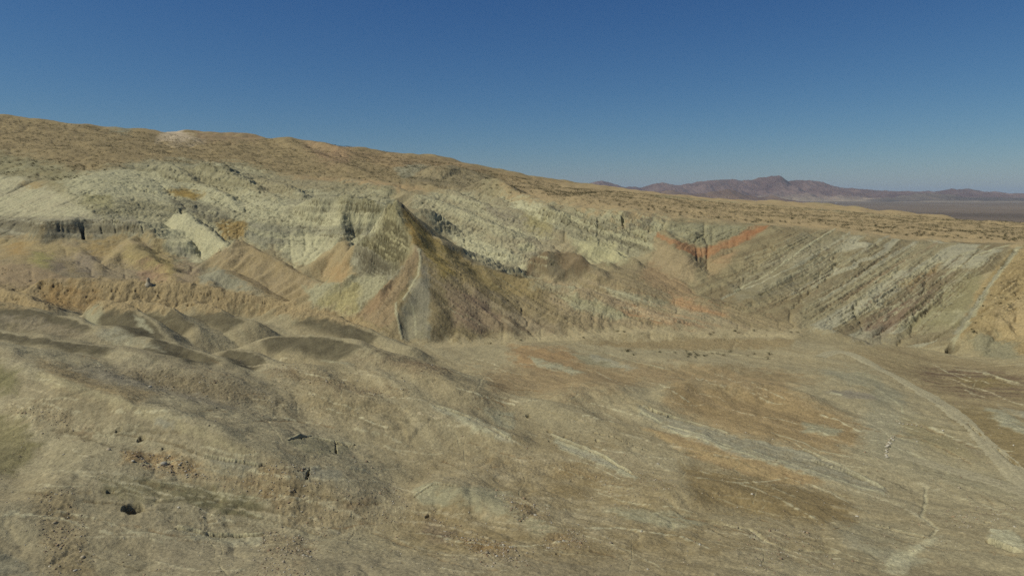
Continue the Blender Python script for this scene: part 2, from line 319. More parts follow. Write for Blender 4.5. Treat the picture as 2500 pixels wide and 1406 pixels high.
ridge([(870,885,148),(890,868,150),(980,880,146),(1060,905,140),(1100,930,136)], 0.37, 0.35, 1.5, 1, seed=97)
ridge([(900,1010,122),(940,990,125),(1010,983,126),(1080,992,125),(1150,1020,121),(1230,1055,116)], 0.43, 0.29, 1.5, 1, seed=98)
ridge([(1190,985,132),(1240,962,137),(1300,970,135),(1400,1000,129),(1560,1060,120)], 0.43, 0.26, 1.8, 1, seed=99)
ridge([(1380,955,140),(1440,930,146),(1500,940,143),(1600,985,134)], 0.37, 0.26, 2, 1, seed=100)
ridge([(1620,960,140),(1690,925,148),(1780,925,148),(1880,938,145),(1960,965,139),(2060,1010,130)], 0.49, 0.29, 2, 1, seed=101)
ridge([(1560,985,134),(1640,1020,128),(1760,1060,121),(1900,1110,114),(2020,1150,108),(2160,1200,101)], 0.43, 0.29, 1.2, 1, seed=102)
ridge([(1240,835,203),(1300,850,196),(1360,880,182),(1430,910,170)], .3, .3, 1.5, 1, seed=103)
ridge([(1380,860,188),(1460,870,182),(1560,890,174),(1650,880,178),(1750,890,172)], .3, .35, 1.5, 1, seed=104)
ridge([(1750,890,172),(1850,885,174),(1960,905,166),(2020,920,160)], 0.37, 0.35, 2, 1, seed=105)
ridge([(2050,905,166),(2110,905,166),(2160,930,158),(2200,970,148),(2250,1010,138),(2330,1050,124)], 0.37, 0.35, 1.5, 1, seed=106)
ridge([(2380,935,150),(2440,925,152),(2520,945,146)], 0.37, 0.35, 2, 1, seed=107)
ridge([(1000,1200,88),(1060,1175,91),(1140,1195,88),(1250,1240,83),(1400,1310,75)], 0.31, 0.23, 1.5, 1, seed=108)
ridge([(1640,1190,90),(1700,1165,94),(1850,1200,90),(1950,1240,85)], 0.27, 0.26, 2, 1, seed=109)
ridge([(0,1230,72),(120,1200,76),(230,1100,88),(250,1040,98)], 0.37, 0.23, 2, 1, seed=110)
print('ridges', round(time.time() - T0, 1))
# ---------------------------------------------------------------- drainage: stream erosion on the survey grid
X5, Y5 = GX, GY
H += fbm(GX / 30, GY / 30, 4, 21) * (0.25 + GR * 0.0035)
H += fbm(GX / 7, GY / 7, 3, 31) * 0.2 * np.clip(GR / 170 - .3, .12, 2)
near = 1 - sst(150, 230, GR)
U, V = (GX * .7 - GY * .72), (GX * .72 + GY * .7)         # along and across the strike of the beds
wu = fbm(GX / 20, GY / 20, 3, 35) * 1.2
def crease(a, p): return np.clip(1 - np.abs(a) * 2.2, 0, 1) ** p
H -= near * (crease(perlin(U / 34 + wu, V / 13 + wu, 36), 2) * .3 + crease(perlin(U / 13 + wu * 1.7, V / 5.5 - wu, 37), 2) * .10 + crease(perlin(U / 5 + wu * 3, V / 2.6 + wu * 2, 38), 2) * .035)
H += near * fbm(U / 30, V / 12, 2, 39) * .35
Hpre = H.copy()
def erode(Hh, iters, K):
    n, m = Hh.shape
    Rw = GR
    idx = np.arange(n * m).reshape(n, m)
    for it in range(iters):
        pad = np.pad(Hh, 1, mode='edge')
        best = np.zeros((n, m), np.float32); rec = idx.copy()
        for di, dj, dl in ((-1,0,1),(1,0,1),(0,-1,1),(0,1,1),(-1,-1,1.4142),(-1,1,1.4142),(1,-1,1.4142),(1,1,1.4142)):
            s = (Hh - pad[1+di:1+di+n, 1+dj:1+dj+m]) / dl
            i2 = np.clip(np.arange(n)[:, None] + di, 0, n-1); j2 = np.clip(np.arange(m)[None] + dj, 0, m-1)
            b = s > best
            best = np.where(b, s, best); rec = np.where(b, i2 * m + j2, rec)
        order = np.argsort(Hh.ravel(), kind='stable')
        recf = rec.ravel(); rl = recf.tolist(); ol = order.tolist()
        A = (np.ones(n * m)).tolist()
        for i in reversed(ol):
            r = rl[i]
            if r != i: A[r] += A[i]
        A = np.array(A, np.float32).reshape(n, m)
        # cells are similar in log-polar space, so the area works in cell units
        Fk = (K * A ** 0.45).ravel().tolist()
        z = Hh.ravel().tolist()
        for i in ol:
            r = rl[i]
            if r != i:
                f = Fk[i]; z[i] = (z[i] + f * z[r]) / (1 + f)
        Hn = np.array(z, np.float32).reshape(n, m)
        Hn[:3] = Hh[:3]; Hn[-3:] = Hh[-3:]; Hn[:, :3] = Hh[:, :3]; Hn[:, -3:] = Hh[:, -3:]
        # hillslope creep
        p = np.pad(Hn, 1, mode='edge')
        lap = p[:-2,1:-1] + p[2:,1:-1] + p[1:-1,:-2] + p[1:-1,2:] - 4 * Hn
        Hn = Hn + 0.06 * lap
        # fill single-cell pits
        p = np.pad(Hn, 1, mode='edge')
        mn = np.minimum.reduce([p[:-2,1:-1], p[2:,1:-1], p[1:-1,:-2], p[1:-1,2:], p[:-2,:-2], p[2:,2:], p[:-2,2:], p[2:,:-2]])
        Hn = np.where(Hn < mn, mn + 1e-3, Hn)
        Hh = Hn.astype(np.float32)
    return Hh, A
Kmap = 0.0005 + 0.003 * sst(110, 150, GR) + 0.026 * sst(150, 230, GR)
pk = at(1000, 600, 238); Kmap = Kmap * (.15 + .85 * sst(25, 60, np.hypot(GX - pk[0], GY - pk[1])))
H, AREA = erode(H, 7, Kmap)
lim = 0.008 * GR + .3
H = Hpre + np.clip(H - Hpre, -lim, lim * .3)
print('erosion', round(time.time() - T0, 1))
# ---------------------------------------------------------------- fine terrain grid
def axis(knots):
    out = []
    for (a, d), (b, _) in zip(knots[:-1], knots[1:]):
        n = max(2, int(round((b - a) * d))); out.append(np.linspace(a, b, n, endpoint=False))
    out.append([knots[-1][0]]); return np.concatenate(out).astype(np.float32)
Q = 1.0
fth = axis([(R(-54), 350 * Q), (R(-41), 1100 * Q), (R(41), 350 * Q), (R(54), 0)])
flm = axis([(math.log(46), 420 * Q), (math.log(120), 700 * Q), (math.log(460), 480 * Q), (math.log(950), 220 * Q), (math.log(1380), 0)])
n, m = len(fth), len(flm)
def cubic_idx(f, g):
    u = (f - g[0]) / GS; i = np.clip(np.floor(u).astype(int), 1, len(g) - 3); t = (u - i).astype(np.float32)
    w = [((-t + 2) * t - 1) * t / 2, ((3 * t - 5) * t * t + 2) / 2, ((-3 * t + 4) * t + 1) * t / 2, (t - 1) * t * t / 2]
    return i, w
i_, wi = cubic_idx(fth, gth); j_, wj = cubic_idx(flm, glm)
tmp = sum(H[i_ + k - 1] * wi[k][:, None] for k in range(4))
Z = sum(tmp[:, j_ + k - 1] * wj[k][None] for k in range(4)).astype(np.float32)
tmp = AREA[i_]; LA = np.log(tmp[:, j_])
FT, FL = np.meshgrid(fth, flm, indexing='ij'); FR = np.exp(FL); FX = FR * np.sin(FT); FY = FR * np.cos(FT)
ZB = Z.copy()
print('fine', n, m, round(time.time() - T0, 1))
def zat(x, y, src=None):
    src = ZB if src is None else src
    t = np.arctan2(x, y); l = np.log(np.hypot(x, y))
    i = np.clip(np.searchsorted(fth, t) - 1, 0, n - 2); j = np.clip(np.searchsorted(flm, l) - 1, 0, m - 2)
    a = (t - fth[i]) / (fth[i + 1] - fth[i]); b = (l - flm[j]) / (flm[j + 1] - flm[j])
    return (src[i, j] * (1 - a) + src[i + 1, j] * a) * (1 - b) + (src[i, j + 1] * (1 - a) + src[i + 1, j + 1] * a) * b
EE = H / GR
def hit(px, py):                              # where the sight line from the survey station meets the ground
    x, y, z = ray(px, py); t = math.atan2(x, y); e = z / math.hypot(x, y)
    i = min(max(int(round((t - TH0) / GS)), 0), NT - 1)
    c = EE[i] >= e; c[:3] = False
    j = int(np.argmax(c)) if c.any() else NL - 1
    if j > 0 and c.any():
        e0, e1 = EE[i, j - 1], EE[i, j]; f = (e - e0) / (e1 - e0 + 1e-9); l = glm[j - 1] + (glm[j] - glm[j - 1]) * min(max(f, 0), 1)
    else: l = glm[-1]
    return t, float(l)
def hitw(px, py):
    t, l = hit(px, py); r = math.exp(l); x, y = r * math.sin(t), r * math.cos(t)
    return x, y, float(zat(np.array([x]), np.array([y]))[0])
def densify(pts, step=14, closed=True):
    out = []; P = list(pts) + ([pts[0]] if closed else [])
    for (x0, y0), (x1, y1) in zip(P[:-1], P[1:]):
        k = max(1, int(math.hypot(x1 - x0, y1 - y0) / step))
        out += [(x0 + (x1 - x0) * t / k, y0 + (y1 - y0) * t / k) for t in range(k)]
    if not closed: out.append(P[-1])
    return out
# shared warps and mottles
WA = fbm(FT * 60, FL * 60, 4, 41); WB = fbm(FT * 60 + 9, FL * 60 + 5, 4, 51)
M1 = fbm(FX / 16, FY / 16, 5, 61); M2 = fbm(FX / 2.6, FY / 2.6, 4, 71); M3 = fbm(FX / 45, FY / 45, 3, 81)
def lin(c):
    c = np.array(c, float); c[1] -= max(0, c[1] - (c[0] - 8)) * .8; c[2] -= max(0, c[2] - (.73 if c[0] > 150 else .77) * c[0]) * .75; c = (c + (np.array([142, 130, 99.]) - c) * CMP) / 255; return (np.where(c > .04045, ((c + .055) / 1.055) ** 2.4, c / 12.92) * ALB).astype(np.float32)
CMP = .2
ALB = np.array([1.17, 1.21, 1.17]) * 1.01
COL = np.empty((n, m, 3), np.float32); DISP = np.zeros((n, m), np.float32); ROUGH = np.full((n, m), 0.25, np.float32)
COL[:] = lin((141, 127, 94))
def region(poly, soft):
    P = np.array([hit(*p) for p in densify(poly)], np.float32)
    py = np.array([p[1] for p in poly]); ks = (py.max() - py.min() + 20) / (P[:, 1].max() - P[:, 1].min() + .02)
    pad_t = (soft + 14) / F; pad_l = (soft + 14) / ks
    a, b = np.searchsorted(fth, [P[:, 0].min() - pad_t, P[:, 0].max() + pad_t]); c, d = np.searchsorted(flm, [P[:, 1].min() - pad_l, P[:, 1].max() + pad_l])
    s = (slice(a, max(b, a + 1)), slice(c, max(d, c + 1)))
    wob = min(14, soft * .8 + 2)
    X = FT[s] * F + WA[s] * wob + M2[s] * wob * .7; Y_ = FL[s] * ks + WB[s] * wob + M2[s] * wob * .5
    ins = np.zeros(X.shape, bool); dist = np.full(X.shape, 1e9, np.float32)
    Q_ = P * np.array([F, ks], np.float32); Q2 = np.roll(Q_, -1, 0)
    for (x0, y0), (x1, y1) in zip(Q_, Q2):
        if y0 != y1:
            c_ = ((y0 > Y_) != (y1 > Y_)); ins ^= c_ & (X < (x1 - x0) * (Y_ - y0) / (y1 - y0) + x0)
        dx, dy = x1 - x0, y1 - y0; t = np.clip(((X - x0) * dx + (Y_ - y0) * dy) / (dx * dx + dy * dy + 1e-9), 0, 1)
        dd = (X - x0 - t * dx) ** 2 + (Y_ - y0 - t * dy) ** 2; np.minimum(dist, dd, out=dist)
    dist = np.sqrt(dist) * np.where(ins, 1, -1)
    return s, sst(-soft, soft, dist)
def bed(p1, p2, tilt=0.0, vert=False, side=0.0):
    a = np.array(hitw(*p1)); b = np.array(hitw(*p2)); T = b - a
    Wv = np.array([0, 0, 1.]) if vert else np.array([side, 1., tilt])
    nrm = np.cross(T, Wv); return (nrm / np.linalg.norm(nrm)).astype(np.float32)
def strat(s, seed=0):
    return ((n1(s, seed) - .5) * 1.1 + (n1(s * 2.7, seed + 1) - .5) * .7 + (n1(s * 7.1, seed + 2) - .5) * .4)
def ledge(s, seed=0):
    a = s * 1.0; f = a - np.floor(a); h = n1(np.floor(a) + .0, seed + 4)
    saw = np.where(f < .75, f / .75, (1 - f) / .25)
    a2 = s * 3.1 + .3; f2 = a2 - np.floor(a2); saw2 = np.where(f2 < .7, f2 / .7, (1 - f2) / .3)
    return saw * (.35 + .65 * h) + .4 * saw2 - .6
def paint(poly, col, soft=8, a=1.0, alt=None, nrm=None, sp=2.0, relief=0.0, rough=None, mot=.35, seed=1, streak=0.0, third=None, warp=1.0):
    s, mk = region(poly, soft)
    if mk.size == 0: return
    mk = mk * a
    if soft <= 9 and FR[s].mean() < 175 and sum(col) > 395:
        mk = mk * (.55 + .45 * sst(-.6, .0, M2[s] * 1.3 + WA[s] + M1[s] * .4)); DISP[s] += .09 * mk
    v = M1[s] * .9 + M2[s] * .5
    c0 = lin(col); c1 = lin(alt) if alt is not None else c0 * .8
    if nrm is not None:
        S = (FX[s] * nrm[0] + FY[s] * nrm[1] + ZB[s] * nrm[2] + M3[s] * 1.2 * warp + M1[s] * .5 * warp) / sp
        st = strat(S, seed); v = v * mot + st * 1.9
        if relief: DISP[s] += mk * relief * ledge(S, seed) * sst(-.5, .3, M1[s] + .3)
        if third is not None:
            t3 = sst(.62, .8, n1(S * 1.3 + 7, seed + 11))[..., None]
    else: v = v * mot * 2
    v = np.clip(.5 + v * .75, 0, 1)[..., None]
    c = c0 + (c1 - c0) * v
    if nrm is not None and third is not None: c = c + (lin(third) - c) * t3
    COL[s] += (c - COL[s]) * mk[..., None]
    if rough is not None: ROUGH[s] += (rough - ROUGH[s]) * mk
def line(pts, wpx, col=None, a=1.0, lift=0.0, soft=.5, flat=0.0, wob=.5, metres=None, seed=0, jag=0.0):
    P = [hitw(*p) for p in densify(pts, 12, False)]
    rr = np.mean([math.hypot(p[0], p[1]) for p in P]); w = metres if metres else wpx / F * rr
    xs = [p[0] for p in P]; ys = [p[1] for p in P]; pd = w * 2 + 3
    tt = [math.atan2(p[0], p[1]) for p in P]; lr = [math.hypot(p[0], p[1]) for p in P]
    i0, i1 = np.searchsorted(fth, [min(tt) - pd / min(lr), max(tt) + pd / min(lr)]); j0, j1 = np.searchsorted(flm, [math.log(max(min(lr) - pd, 20)), math.log(max(lr) + pd)])
    if i1 <= i0 or j1 <= j0: return
    s = (slice(i0, i1), slice(j0, j1))
    X, Y_ = FX[s] + M2[s] * wob * w, FY[s] + WA[s] * wob * w
    d, arc, h, side = polyseg(P, X, Y_)
    ww = w * (.75 + .5 * n1(arc / max(w * 3, .6), seed)) if jag == 0 else w * np.clip(n1(arc / max(w * 2, .5), seed) * 2 - jag, .05, 1.6)
    mk = 1 - sst(ww * (1 - soft), ww * (1 + soft), d)
    end = sst(0, w * 2, arc) * sst(0, w * 2, arc.max() - arc) if arc.size else 1
    mk = mk * np.where(d < 1e8, np.clip(end + (0 if jag else .0), 0, 1), 0)
    if col is not None: COL[s] += (lin(col) * (1 + M2[s][..., None] * .18) - COL[s]) * (mk * a)[..., None]
    if lift: DISP[s] += lift * mk
    if flat: ROUGH[s] *= (1 - flat * mk)
# ------------------------------------------------- rock units: colours of the beds themselves
FG = bed((1560, 985), (2170, 1200), vert=True)
FGL = bed((660, 905), (1000, 990), vert=True)
# whole foreground, bottom to the scrub terrace
paint([(-200,1420),(2700,1420),(2700,880),(2380,890),(1950,830),(1040,840),(700,780),(-200,730)], (150,137,104), 10, alt=(140,126,94), nrm=FG, sp=5, mot=.5, seed=3, rough=.3)
paint([(-200,1420),(900,1420),(900,1050),(640,860),(-200,780)], (152,140,108), 60, alt=(140,127,97), nrm=FGL, sp=4, mot=.9, seed=5, rough=.32)
# warm brown slopes
paint([(1120,1100),(1500,1080),(1740,1290),(2000,1330),(1700,1406),(1100,1406),(900,1250)], (136,117,80), 60, alt=(148,134,102), mot=.6, rough=.35)
paint([(1640,930),(1900,935),(2060,1010),(2140,1090),(2050,1110),(1780,1060),(1620,990)], (153,129,90), 25, alt=(136,114,78), nrm=FG, sp=3, mot=.3, seed=7)
paint([(1600,1050),(1750,1085),(1960,1150),(2010,1180),(1900,1185),(1700,1120),(1560,1040)], (160,135,92), 8, alt=(146,122,84), nrm=FG, sp=1.2, seed=8)
paint([(1660,1130),(1850,1170),(2060,1210),(2100,1290),(1850,1260),(1700,1230)], (132,112,74), 25, alt=(120,102,68), mot=.5)
paint([(1240,840),(1380,850),(1440,900),(1360,930),(1260,890)], (156,126,86), 16, alt=(138,112,78), nrm=FG, sp=3, seed=9)
paint([(1400,830),(1700,825),(1940,828),(1930,850),(1700,855),(1500,848)], (144,126,90), 6, alt=(126,108,76), mot=.6, rough=.6)
paint([(1560,895),(1700,885),(1900,905),(2000,930),(1850,950),(1600,930)], (146,124,88), 14, alt=(130,112,80), nrm=FG, sp=3, seed=10)
paint([(1180,905),(1560,885),(1640,930),(1400,960),(1200,960)], (146,124,88), 20, alt=(134,114,82), nrm=FG, sp=3, seed=11)
# pale grey-green beds
G1, G2 = (156,153,126), (138,134,108)
paint([(1555,985),(1640,1020),(1800,1065),(1960,1100),(2080,1150),(2170,1195),(2160,1210),(2000,1165),(1800,1110),(1640,1055),(1560,1010)], (150,146,116), 7, alt=(134,130,104), nrm=FG, sp=1.0, seed=12, relief=.12, third=(166,162,136))
paint([(1290,870),(1350,885),(1430,910),(1400,914),(1310,895)], (158,152,122), 4, alt=(146,140,110))
paint([(1395,865),(1440,868),(1520,890),(1500,898),(1420,885)], (112,108,80), 5, alt=(132,126,96), nrm=FG, sp=.8, seed=13)
paint([(1440,862),(1560,900),(1530,902),(1440,875)], (150,144,116), 4)
paint([(1050,985),(1110,1005),(1180,1030),(1250,1060),(1250,1080),(1200,1070),(1130,1035),(1060,1000)], (166,160,134), 6, alt=(150,142,116), nrm=FG, sp=1, seed=14)
paint([(1180,1000),(1260,1010),(1255,1050),(1215,1040)], (152,148,124), 8)
paint([(1340,1060),(1400,1080),(1480,1115),(1530,1150),(1540,1165),(1440,1125),(1370,1095)], (168,164,140), 7, alt=(148,144,122), nrm=FG, sp=.9, seed=15, relief=.1)
paint([(1470,1130),(1560,1165),(1550,1170),(1480,1145)], (176,172,150), 4)
paint([(1120,1182),(1240,1200),(1300,1260),(1380,1300),(1330,1310),(1240,1260),(1130,1230)], (150,142,108), 14, alt=(140,132,102), rough=.15)
paint([(1010,1190),(1060,1175),(1130,1195),(1120,1235),(1050,1240),(1010,1215)], (152,144,110), 8, alt=(146,138,106), rough=.12)
paint([(1480,1240),(1640,1250),(1720,1280),(1640,1290),(1520,1265)], (156,148,116), 12)
paint([(2050,1300),(2200,1340),(2280,1370),(2200,1390),(2080,1340)], (160,156,132), 12, alt=(134,122,96))
paint([(2150,1395),(2180,1350),(2260,1320),(2300,1310),(2230,1360),(2210,1406)], (196,188,162), 7, alt=(164,154,126))
paint([(2030,1270),(2150,1290),(2240,1330),(2150,1340),(2060,1300)], (148,144,112), 16, alt=(126,112,82))
paint([(2420,1290),(2470,1295),(2500,1320),(2520,1350),(2440,1330),(2410,1310)], (182,178,156), 5, alt=(160,154,128), nrm=FG, sp=.5, seed=16)
paint([(2050,1090),(2200,1090),(2400,1150),(2520,1200),(2520,1230),(2300,1180),(2120,1130)], (152,142,110), 22, alt=(144,132,100), rough=.15)
paint([(2120,980),(2230,1000),(2260,1080),(2180,1130),(2100,1090)], (150,142,112), 20, alt=(140,130,102))
paint([(2130,940),(2200,955),(2210,990),(2130,990)], (144,142,112), 10, alt=(124,118,90))
paint([(2080,950),(2130,965),(2140,975),(2060,970),(2010,955)], (138,128,108), 6)
paint([(2025,957),(2058,963),(2056,967),(2024,961)], (186,178,158), 2)
paint([(1990,900),(2120,910),(2180,950),(2080,940)], (148,144,114), 12, alt=(132,124,94))
paint([(2200,1010),(2330,1060),(2400,1130),(2300,1110),(2210,1060)], (146,134,98), 20, alt=(134,120,86))
paint([(1960,1030),(2060,1050),(2050,1065),(1960,1055)], (154,148,120), 7)
# right hand shoulder: dark purple patch, green seam
paint([(2040,850),(2200,846),(2400,885),(2540,900),(2540,1200),(2330,1010),(2160,900)], (140,124,90), 10, alt=(124,108,78), nrm=FG, sp=3, seed=17)
paint([(2230,905),(2330,898),(2440,905),(2540,925),(2540,960),(2440,975),(2330,960),(2250,930)], (92,74,58), 12, alt=(122,106,76), nrm=FG, sp=1.2, seed=18, rough=.5)
paint([(2330,925),(2440,920),(2480,945),(2380,948)], (122,106,66), 8, alt=(100,84,60))
paint([(2300,1000),(2420,1000),(2510,1060),(2510,1160),(2400,1080)], (118,102,68), 16, alt=(134,116,80))
paint([(2400,995),(2460,1005),(2520,1050),(2520,1070),(2440,1035)], (158,164,136), 6, alt=(130,132,104), rough=.5)
paint([(2440,990),(2520,1010),(2520,1030)], (150,144,120), 5)
# foreground left: dark olive patches, rust gravels, lilac greys
paint([(-40,1000),(60,1020),(90,1100),(40,1160),(-40,1150)], (112,104,68), 14, alt=(124,114,80), rough=.15)
paint([(-40,880),(40,905),(40,960),(-40,960)], (122,114,78), 12, rough=.2)
paint([(240,1170),(330,1165),(500,1190),(630,1220),(630,1245),(500,1225),(330,1225),(250,1215)], (118,110,76), 9, alt=(134,122,92), rough=.12)
paint([(440,1200),(620,1215),(640,1260),(560,1255),(440,1225)], (112,106,74), 12, rough=.12)
paint([(90,870),(260,930),(400,960),(300,1000),(150,960)], (150,130,92), 14, alt=(136,120,88), nrm=FGL, sp=2, seed=19)
paint([(100,905),(250,955),(400,1010),(520,1060),(640,1110),(620,1125),(480,1070),(340,1010),(200,965),(90,925)], (160,147,110), 7, alt=(150,137,102), rough=.1)
paint([(180,900),(420,900),(640,960),(560,1000),(400,960),(240,930)], (136,126,104), 30, alt=(126,116,92), rough=.3)
for k, (poly, cc) in enumerate([
    ([(20,985),(130,990),(240,1050),(220,1070),(100,1030),(30,1010)], (112,90,64)),
    ([(300,1100),(420,1110),(500,1140),(470,1165),(380,1150),(310,1125)], (142,112,70)),
    ([(440,1150),(600,1170),(660,1130),(760,1150),(840,1210),(700,1230),(560,1190)], (128,102,66)),
    ([(640,1200),(740,1220),(860,1260),(840,1300),(700,1280)], (120,96,62)),
    ([(640,1300),(760,1330),(740,1406),(640,1406)], (124,96,58)),
    ([(1230,1210),(1320,1240),(1330,1270),(1260,1260)], (132,104,64)),
    ([(1130,1320),(1240,1330),(1280,1370),(1180,1370)], (128,100,60)),
    ([(1320,1300),(1400,1300),(1420,1330),(1340,1330)], (124,98,62)),
    ([(840,1220),(900,1215),(900,1260),(850,1260)], (118,84,54)),
    ([(1040,1270),(1110,1300),(1090,1330),(1030,1300)], (112,96,76)),
    ([(1180,1120),(1400,1130),(1500,1170),(1380,1170),(1200,1150)], (132,110,72)),
    ([(650,905),(720,900),(840,930),(990,960),(900,965),(760,940)], (116,94,66)),
    ([(860,880),(1000,875),(1110,905),(1060,915),(940,900)], (112,92,68)),
    ([(270,905),(420,905),(560,930),(700,990),(560,985),(400,950)], (118,104,76)),
    ([(700,960),(900,985),(1000,1000),(860,1010),(740,990)], (124,108,76)),
    ([(80,1200),(170,1200),(230,1406),(130,1406)], (126,110,78)),
    ]):
    paint(poly, cc, 16, .8, alt=(136,120,88), mot=.9, rough=.8)
paint([(430,1285),(500,1300),(580,1310),(650,1308),(640,1330),(560,1330),(460,1312)], (166,162,136), 5, alt=(146,140,112), rough=.4)
paint([(500,1115),(560,1120),(640,1135),(620,1145),(540,1138)], (146,142,118), 6)
paint([(710,1150),(760,1140),(840,1150),(830,1170),(740,1175)], (142,138,112), 7)
paint([(700,1075),(750,1065),(800,1070),(860,1090),(830,1110),(740,1110)], (150,140,106), 7, rough=.25)
paint([(380,1020),(430,1030),(420,1050),(380,1040)], (146,142,120), 6)
paint([(-30,1340),(60,1370),(90,1406),(-30,1406)], (104,102,78), 12, alt=(150,142,114))
paint([(380,1300),(700,1340),(1000,1360),(1500,1370),(1600,1406),(380,1406)], (136,124,100), 30, .6, alt=(146,134,104), rough=.25)
# dark smooth mounds
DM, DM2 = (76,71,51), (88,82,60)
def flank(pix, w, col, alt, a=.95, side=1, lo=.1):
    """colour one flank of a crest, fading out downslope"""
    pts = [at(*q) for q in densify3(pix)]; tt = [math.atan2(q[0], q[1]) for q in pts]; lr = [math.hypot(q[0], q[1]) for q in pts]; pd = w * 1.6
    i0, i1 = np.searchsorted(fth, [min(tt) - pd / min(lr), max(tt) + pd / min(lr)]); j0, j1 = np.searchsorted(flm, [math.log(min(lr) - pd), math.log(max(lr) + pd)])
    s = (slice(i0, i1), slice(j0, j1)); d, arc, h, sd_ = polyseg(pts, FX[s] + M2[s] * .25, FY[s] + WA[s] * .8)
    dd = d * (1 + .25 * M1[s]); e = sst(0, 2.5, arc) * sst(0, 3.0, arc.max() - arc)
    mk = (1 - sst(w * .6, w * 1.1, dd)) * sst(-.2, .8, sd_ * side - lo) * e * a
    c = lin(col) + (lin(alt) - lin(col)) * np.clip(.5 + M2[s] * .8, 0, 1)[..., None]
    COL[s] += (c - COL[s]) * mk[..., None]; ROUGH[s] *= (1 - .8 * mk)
def densify3(P):
    out = []
    for a_, b_ in zip(P[:-1], P[1:]): out += [tuple(a_[i] + (b_[i] - a_[i]) * t / 4 for i in range(3)) for t in range(4)]
    return out + [P[-1]]
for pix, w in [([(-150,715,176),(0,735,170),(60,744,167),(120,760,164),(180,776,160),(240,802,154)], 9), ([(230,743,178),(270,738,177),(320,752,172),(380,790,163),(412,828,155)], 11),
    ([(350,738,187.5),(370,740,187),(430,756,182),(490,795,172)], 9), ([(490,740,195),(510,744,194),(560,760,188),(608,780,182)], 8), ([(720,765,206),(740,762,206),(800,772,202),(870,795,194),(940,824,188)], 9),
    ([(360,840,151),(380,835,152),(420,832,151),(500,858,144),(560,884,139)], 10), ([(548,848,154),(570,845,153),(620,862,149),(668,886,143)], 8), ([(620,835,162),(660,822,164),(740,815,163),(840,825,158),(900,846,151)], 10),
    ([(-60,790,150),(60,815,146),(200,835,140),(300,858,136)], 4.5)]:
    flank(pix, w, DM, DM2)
paint([(205,775),(235,742),(275,740),(262,755),(240,778),(230,800)], (158,150,118), 6, rough=.1)
paint([(325,738),(370,740),(430,752),(360,756)], (156,148,116), 5, rough=.1)
paint([(470,738),(510,744),(500,752),(470,748)], (156,148,116), 4, rough=.1)
paint([(680,775),(700,764),(745,762),(720,778)], (160,152,120), 4, rough=.1)
paint([(240,808),(290,800),(330,822),(400,855),(300,840),(230,820)], (156,152,126), 8, alt=(140,134,110))
paint([(326,770),(350,780),(375,812),(360,810),(335,790)], (158,154,132), 4)
paint([(0,765),(150,795),(250,830),(160,822),(0,790)], (140,128,104), 8, alt=(120,106,80), rough=.5)
# ------------------------------------------------- hillside
HS = bed((100, 420), (400, 430), tilt=.1)
paint([(-250,430),(-250,200),(0,250),(700,300),(1350,420),(1500,470),(1100,470),(960,450),(700,430),(560,400),(400,400),(230,440),(100,420)], (148,128,90), 14, alt=(130,112,78), mot=.9, rough=.5)
paint([(-100,360),(100,390),(230,430),(330,470),(180,520),(100,440),(-100,430)], (144,138,102), 18, alt=(128,118,84), mot=.8, rough=.6)
paint([(380,345),(412,316),(450,324),(500,346),(440,346)], (190,170,142), 5, alt=(176,156,128))
paint([(270,322),(290,308),(320,316),(310,326)], (138,142,106), 4)
paint([(470,322),(640,330),(640,340),(500,340)], (146,120,90), 5)
paint([(740,345),(860,360),(850,400),(800,395),(750,365)], (144,114,84), 8, alt=(156,130,94), rough=.8)
paint([(840,360),(1000,378),(1130,398),(1200,418),(1100,430),(960,410),(860,385)], (146,122,86), 12, alt=(132,110,78), rough=.8)
paint([(960,412),(1010,400),(1050,404),(1010,430),(985,440)], (146,144,112), 6, alt=(130,126,96), nrm=bed((1000,440),(1050,405)), sp=3, seed=20)
paint([(1040,408),(1100,402),(1200,430),(1210,445),(1190,478),(1050,450),(1000,440)], (120,108,82), 7, alt=(134,120,88), rough=.9)
paint([(1200,420),(1350,440),(1480,462),(1350,462),(1230,440)], (140,118,80), 10, alt=(156,132,94), rough=.6)
paint([(680,425),(900,440),(1020,455),(1050,470),(900,450),(700,436)], (164,138,98), 4)
# ------------------------------------------------- green and pale badlands
GB, GA = (157,150,117), (118,118,84)
B1 = bed((380, 480), (640, 520), tilt=.05); B2 = bed((600,560),(740,590)); B3 = bed((1000, 480), (1250, 560), tilt=.1)
paint([(150,440),(330,395),(430,390),(600,400),(720,440),(960,455),(960,520),(760,500),(600,620),(400,640),(330,560),(200,540),(160,480)], GB, 12, alt=GA, nrm=B1, sp=5.5, relief=1.5, rough=1.6, mot=.8, seed=21, third=(166,164,132), warp=2)
paint([(430,400),(560,430),(640,460),(560,480),(470,440)], (144,134,98), 14, .6, alt=(128,118,86), rough=1.2)
paint([(600,430),(760,440),(900,455),(760,480),(640,480)], (148,136,104), 16, .7, alt=(126,114,84), rough=1.8)
paint([(400,470),(450,460),(500,478),(470,486)], (132,106,52), 6, alt=(148,124,70), rough=1)
paint([(520,540),(600,540),(600,585),(550,580)], (128,104,58), 7, alt=(142,120,76), rough=1.6)
paint([(410,480),(470,490),(560,520),(560,545),(480,530),(420,500)], (104,108,78), 8, alt=(132,134,100), nrm=B1, sp=3, relief=.8, rough=1.5, seed=22)
paint([(200,470),(275,480),(275,510),(205,500)], (122,118,76), 6, alt=(146,140,100), nrm=B1, sp=3, relief=.7, seed=23)
paint([(700,480),(760,465),(960,490),(1000,540),(960,640),(860,600),(700,640),(670,610),(690,540)], (174,167,132), 8, alt=(148,144,110), nrm=bed((830,520),(930,524)), sp=3.5, relief=.7, rough=1.0, seed=24, third=(134,138,104))
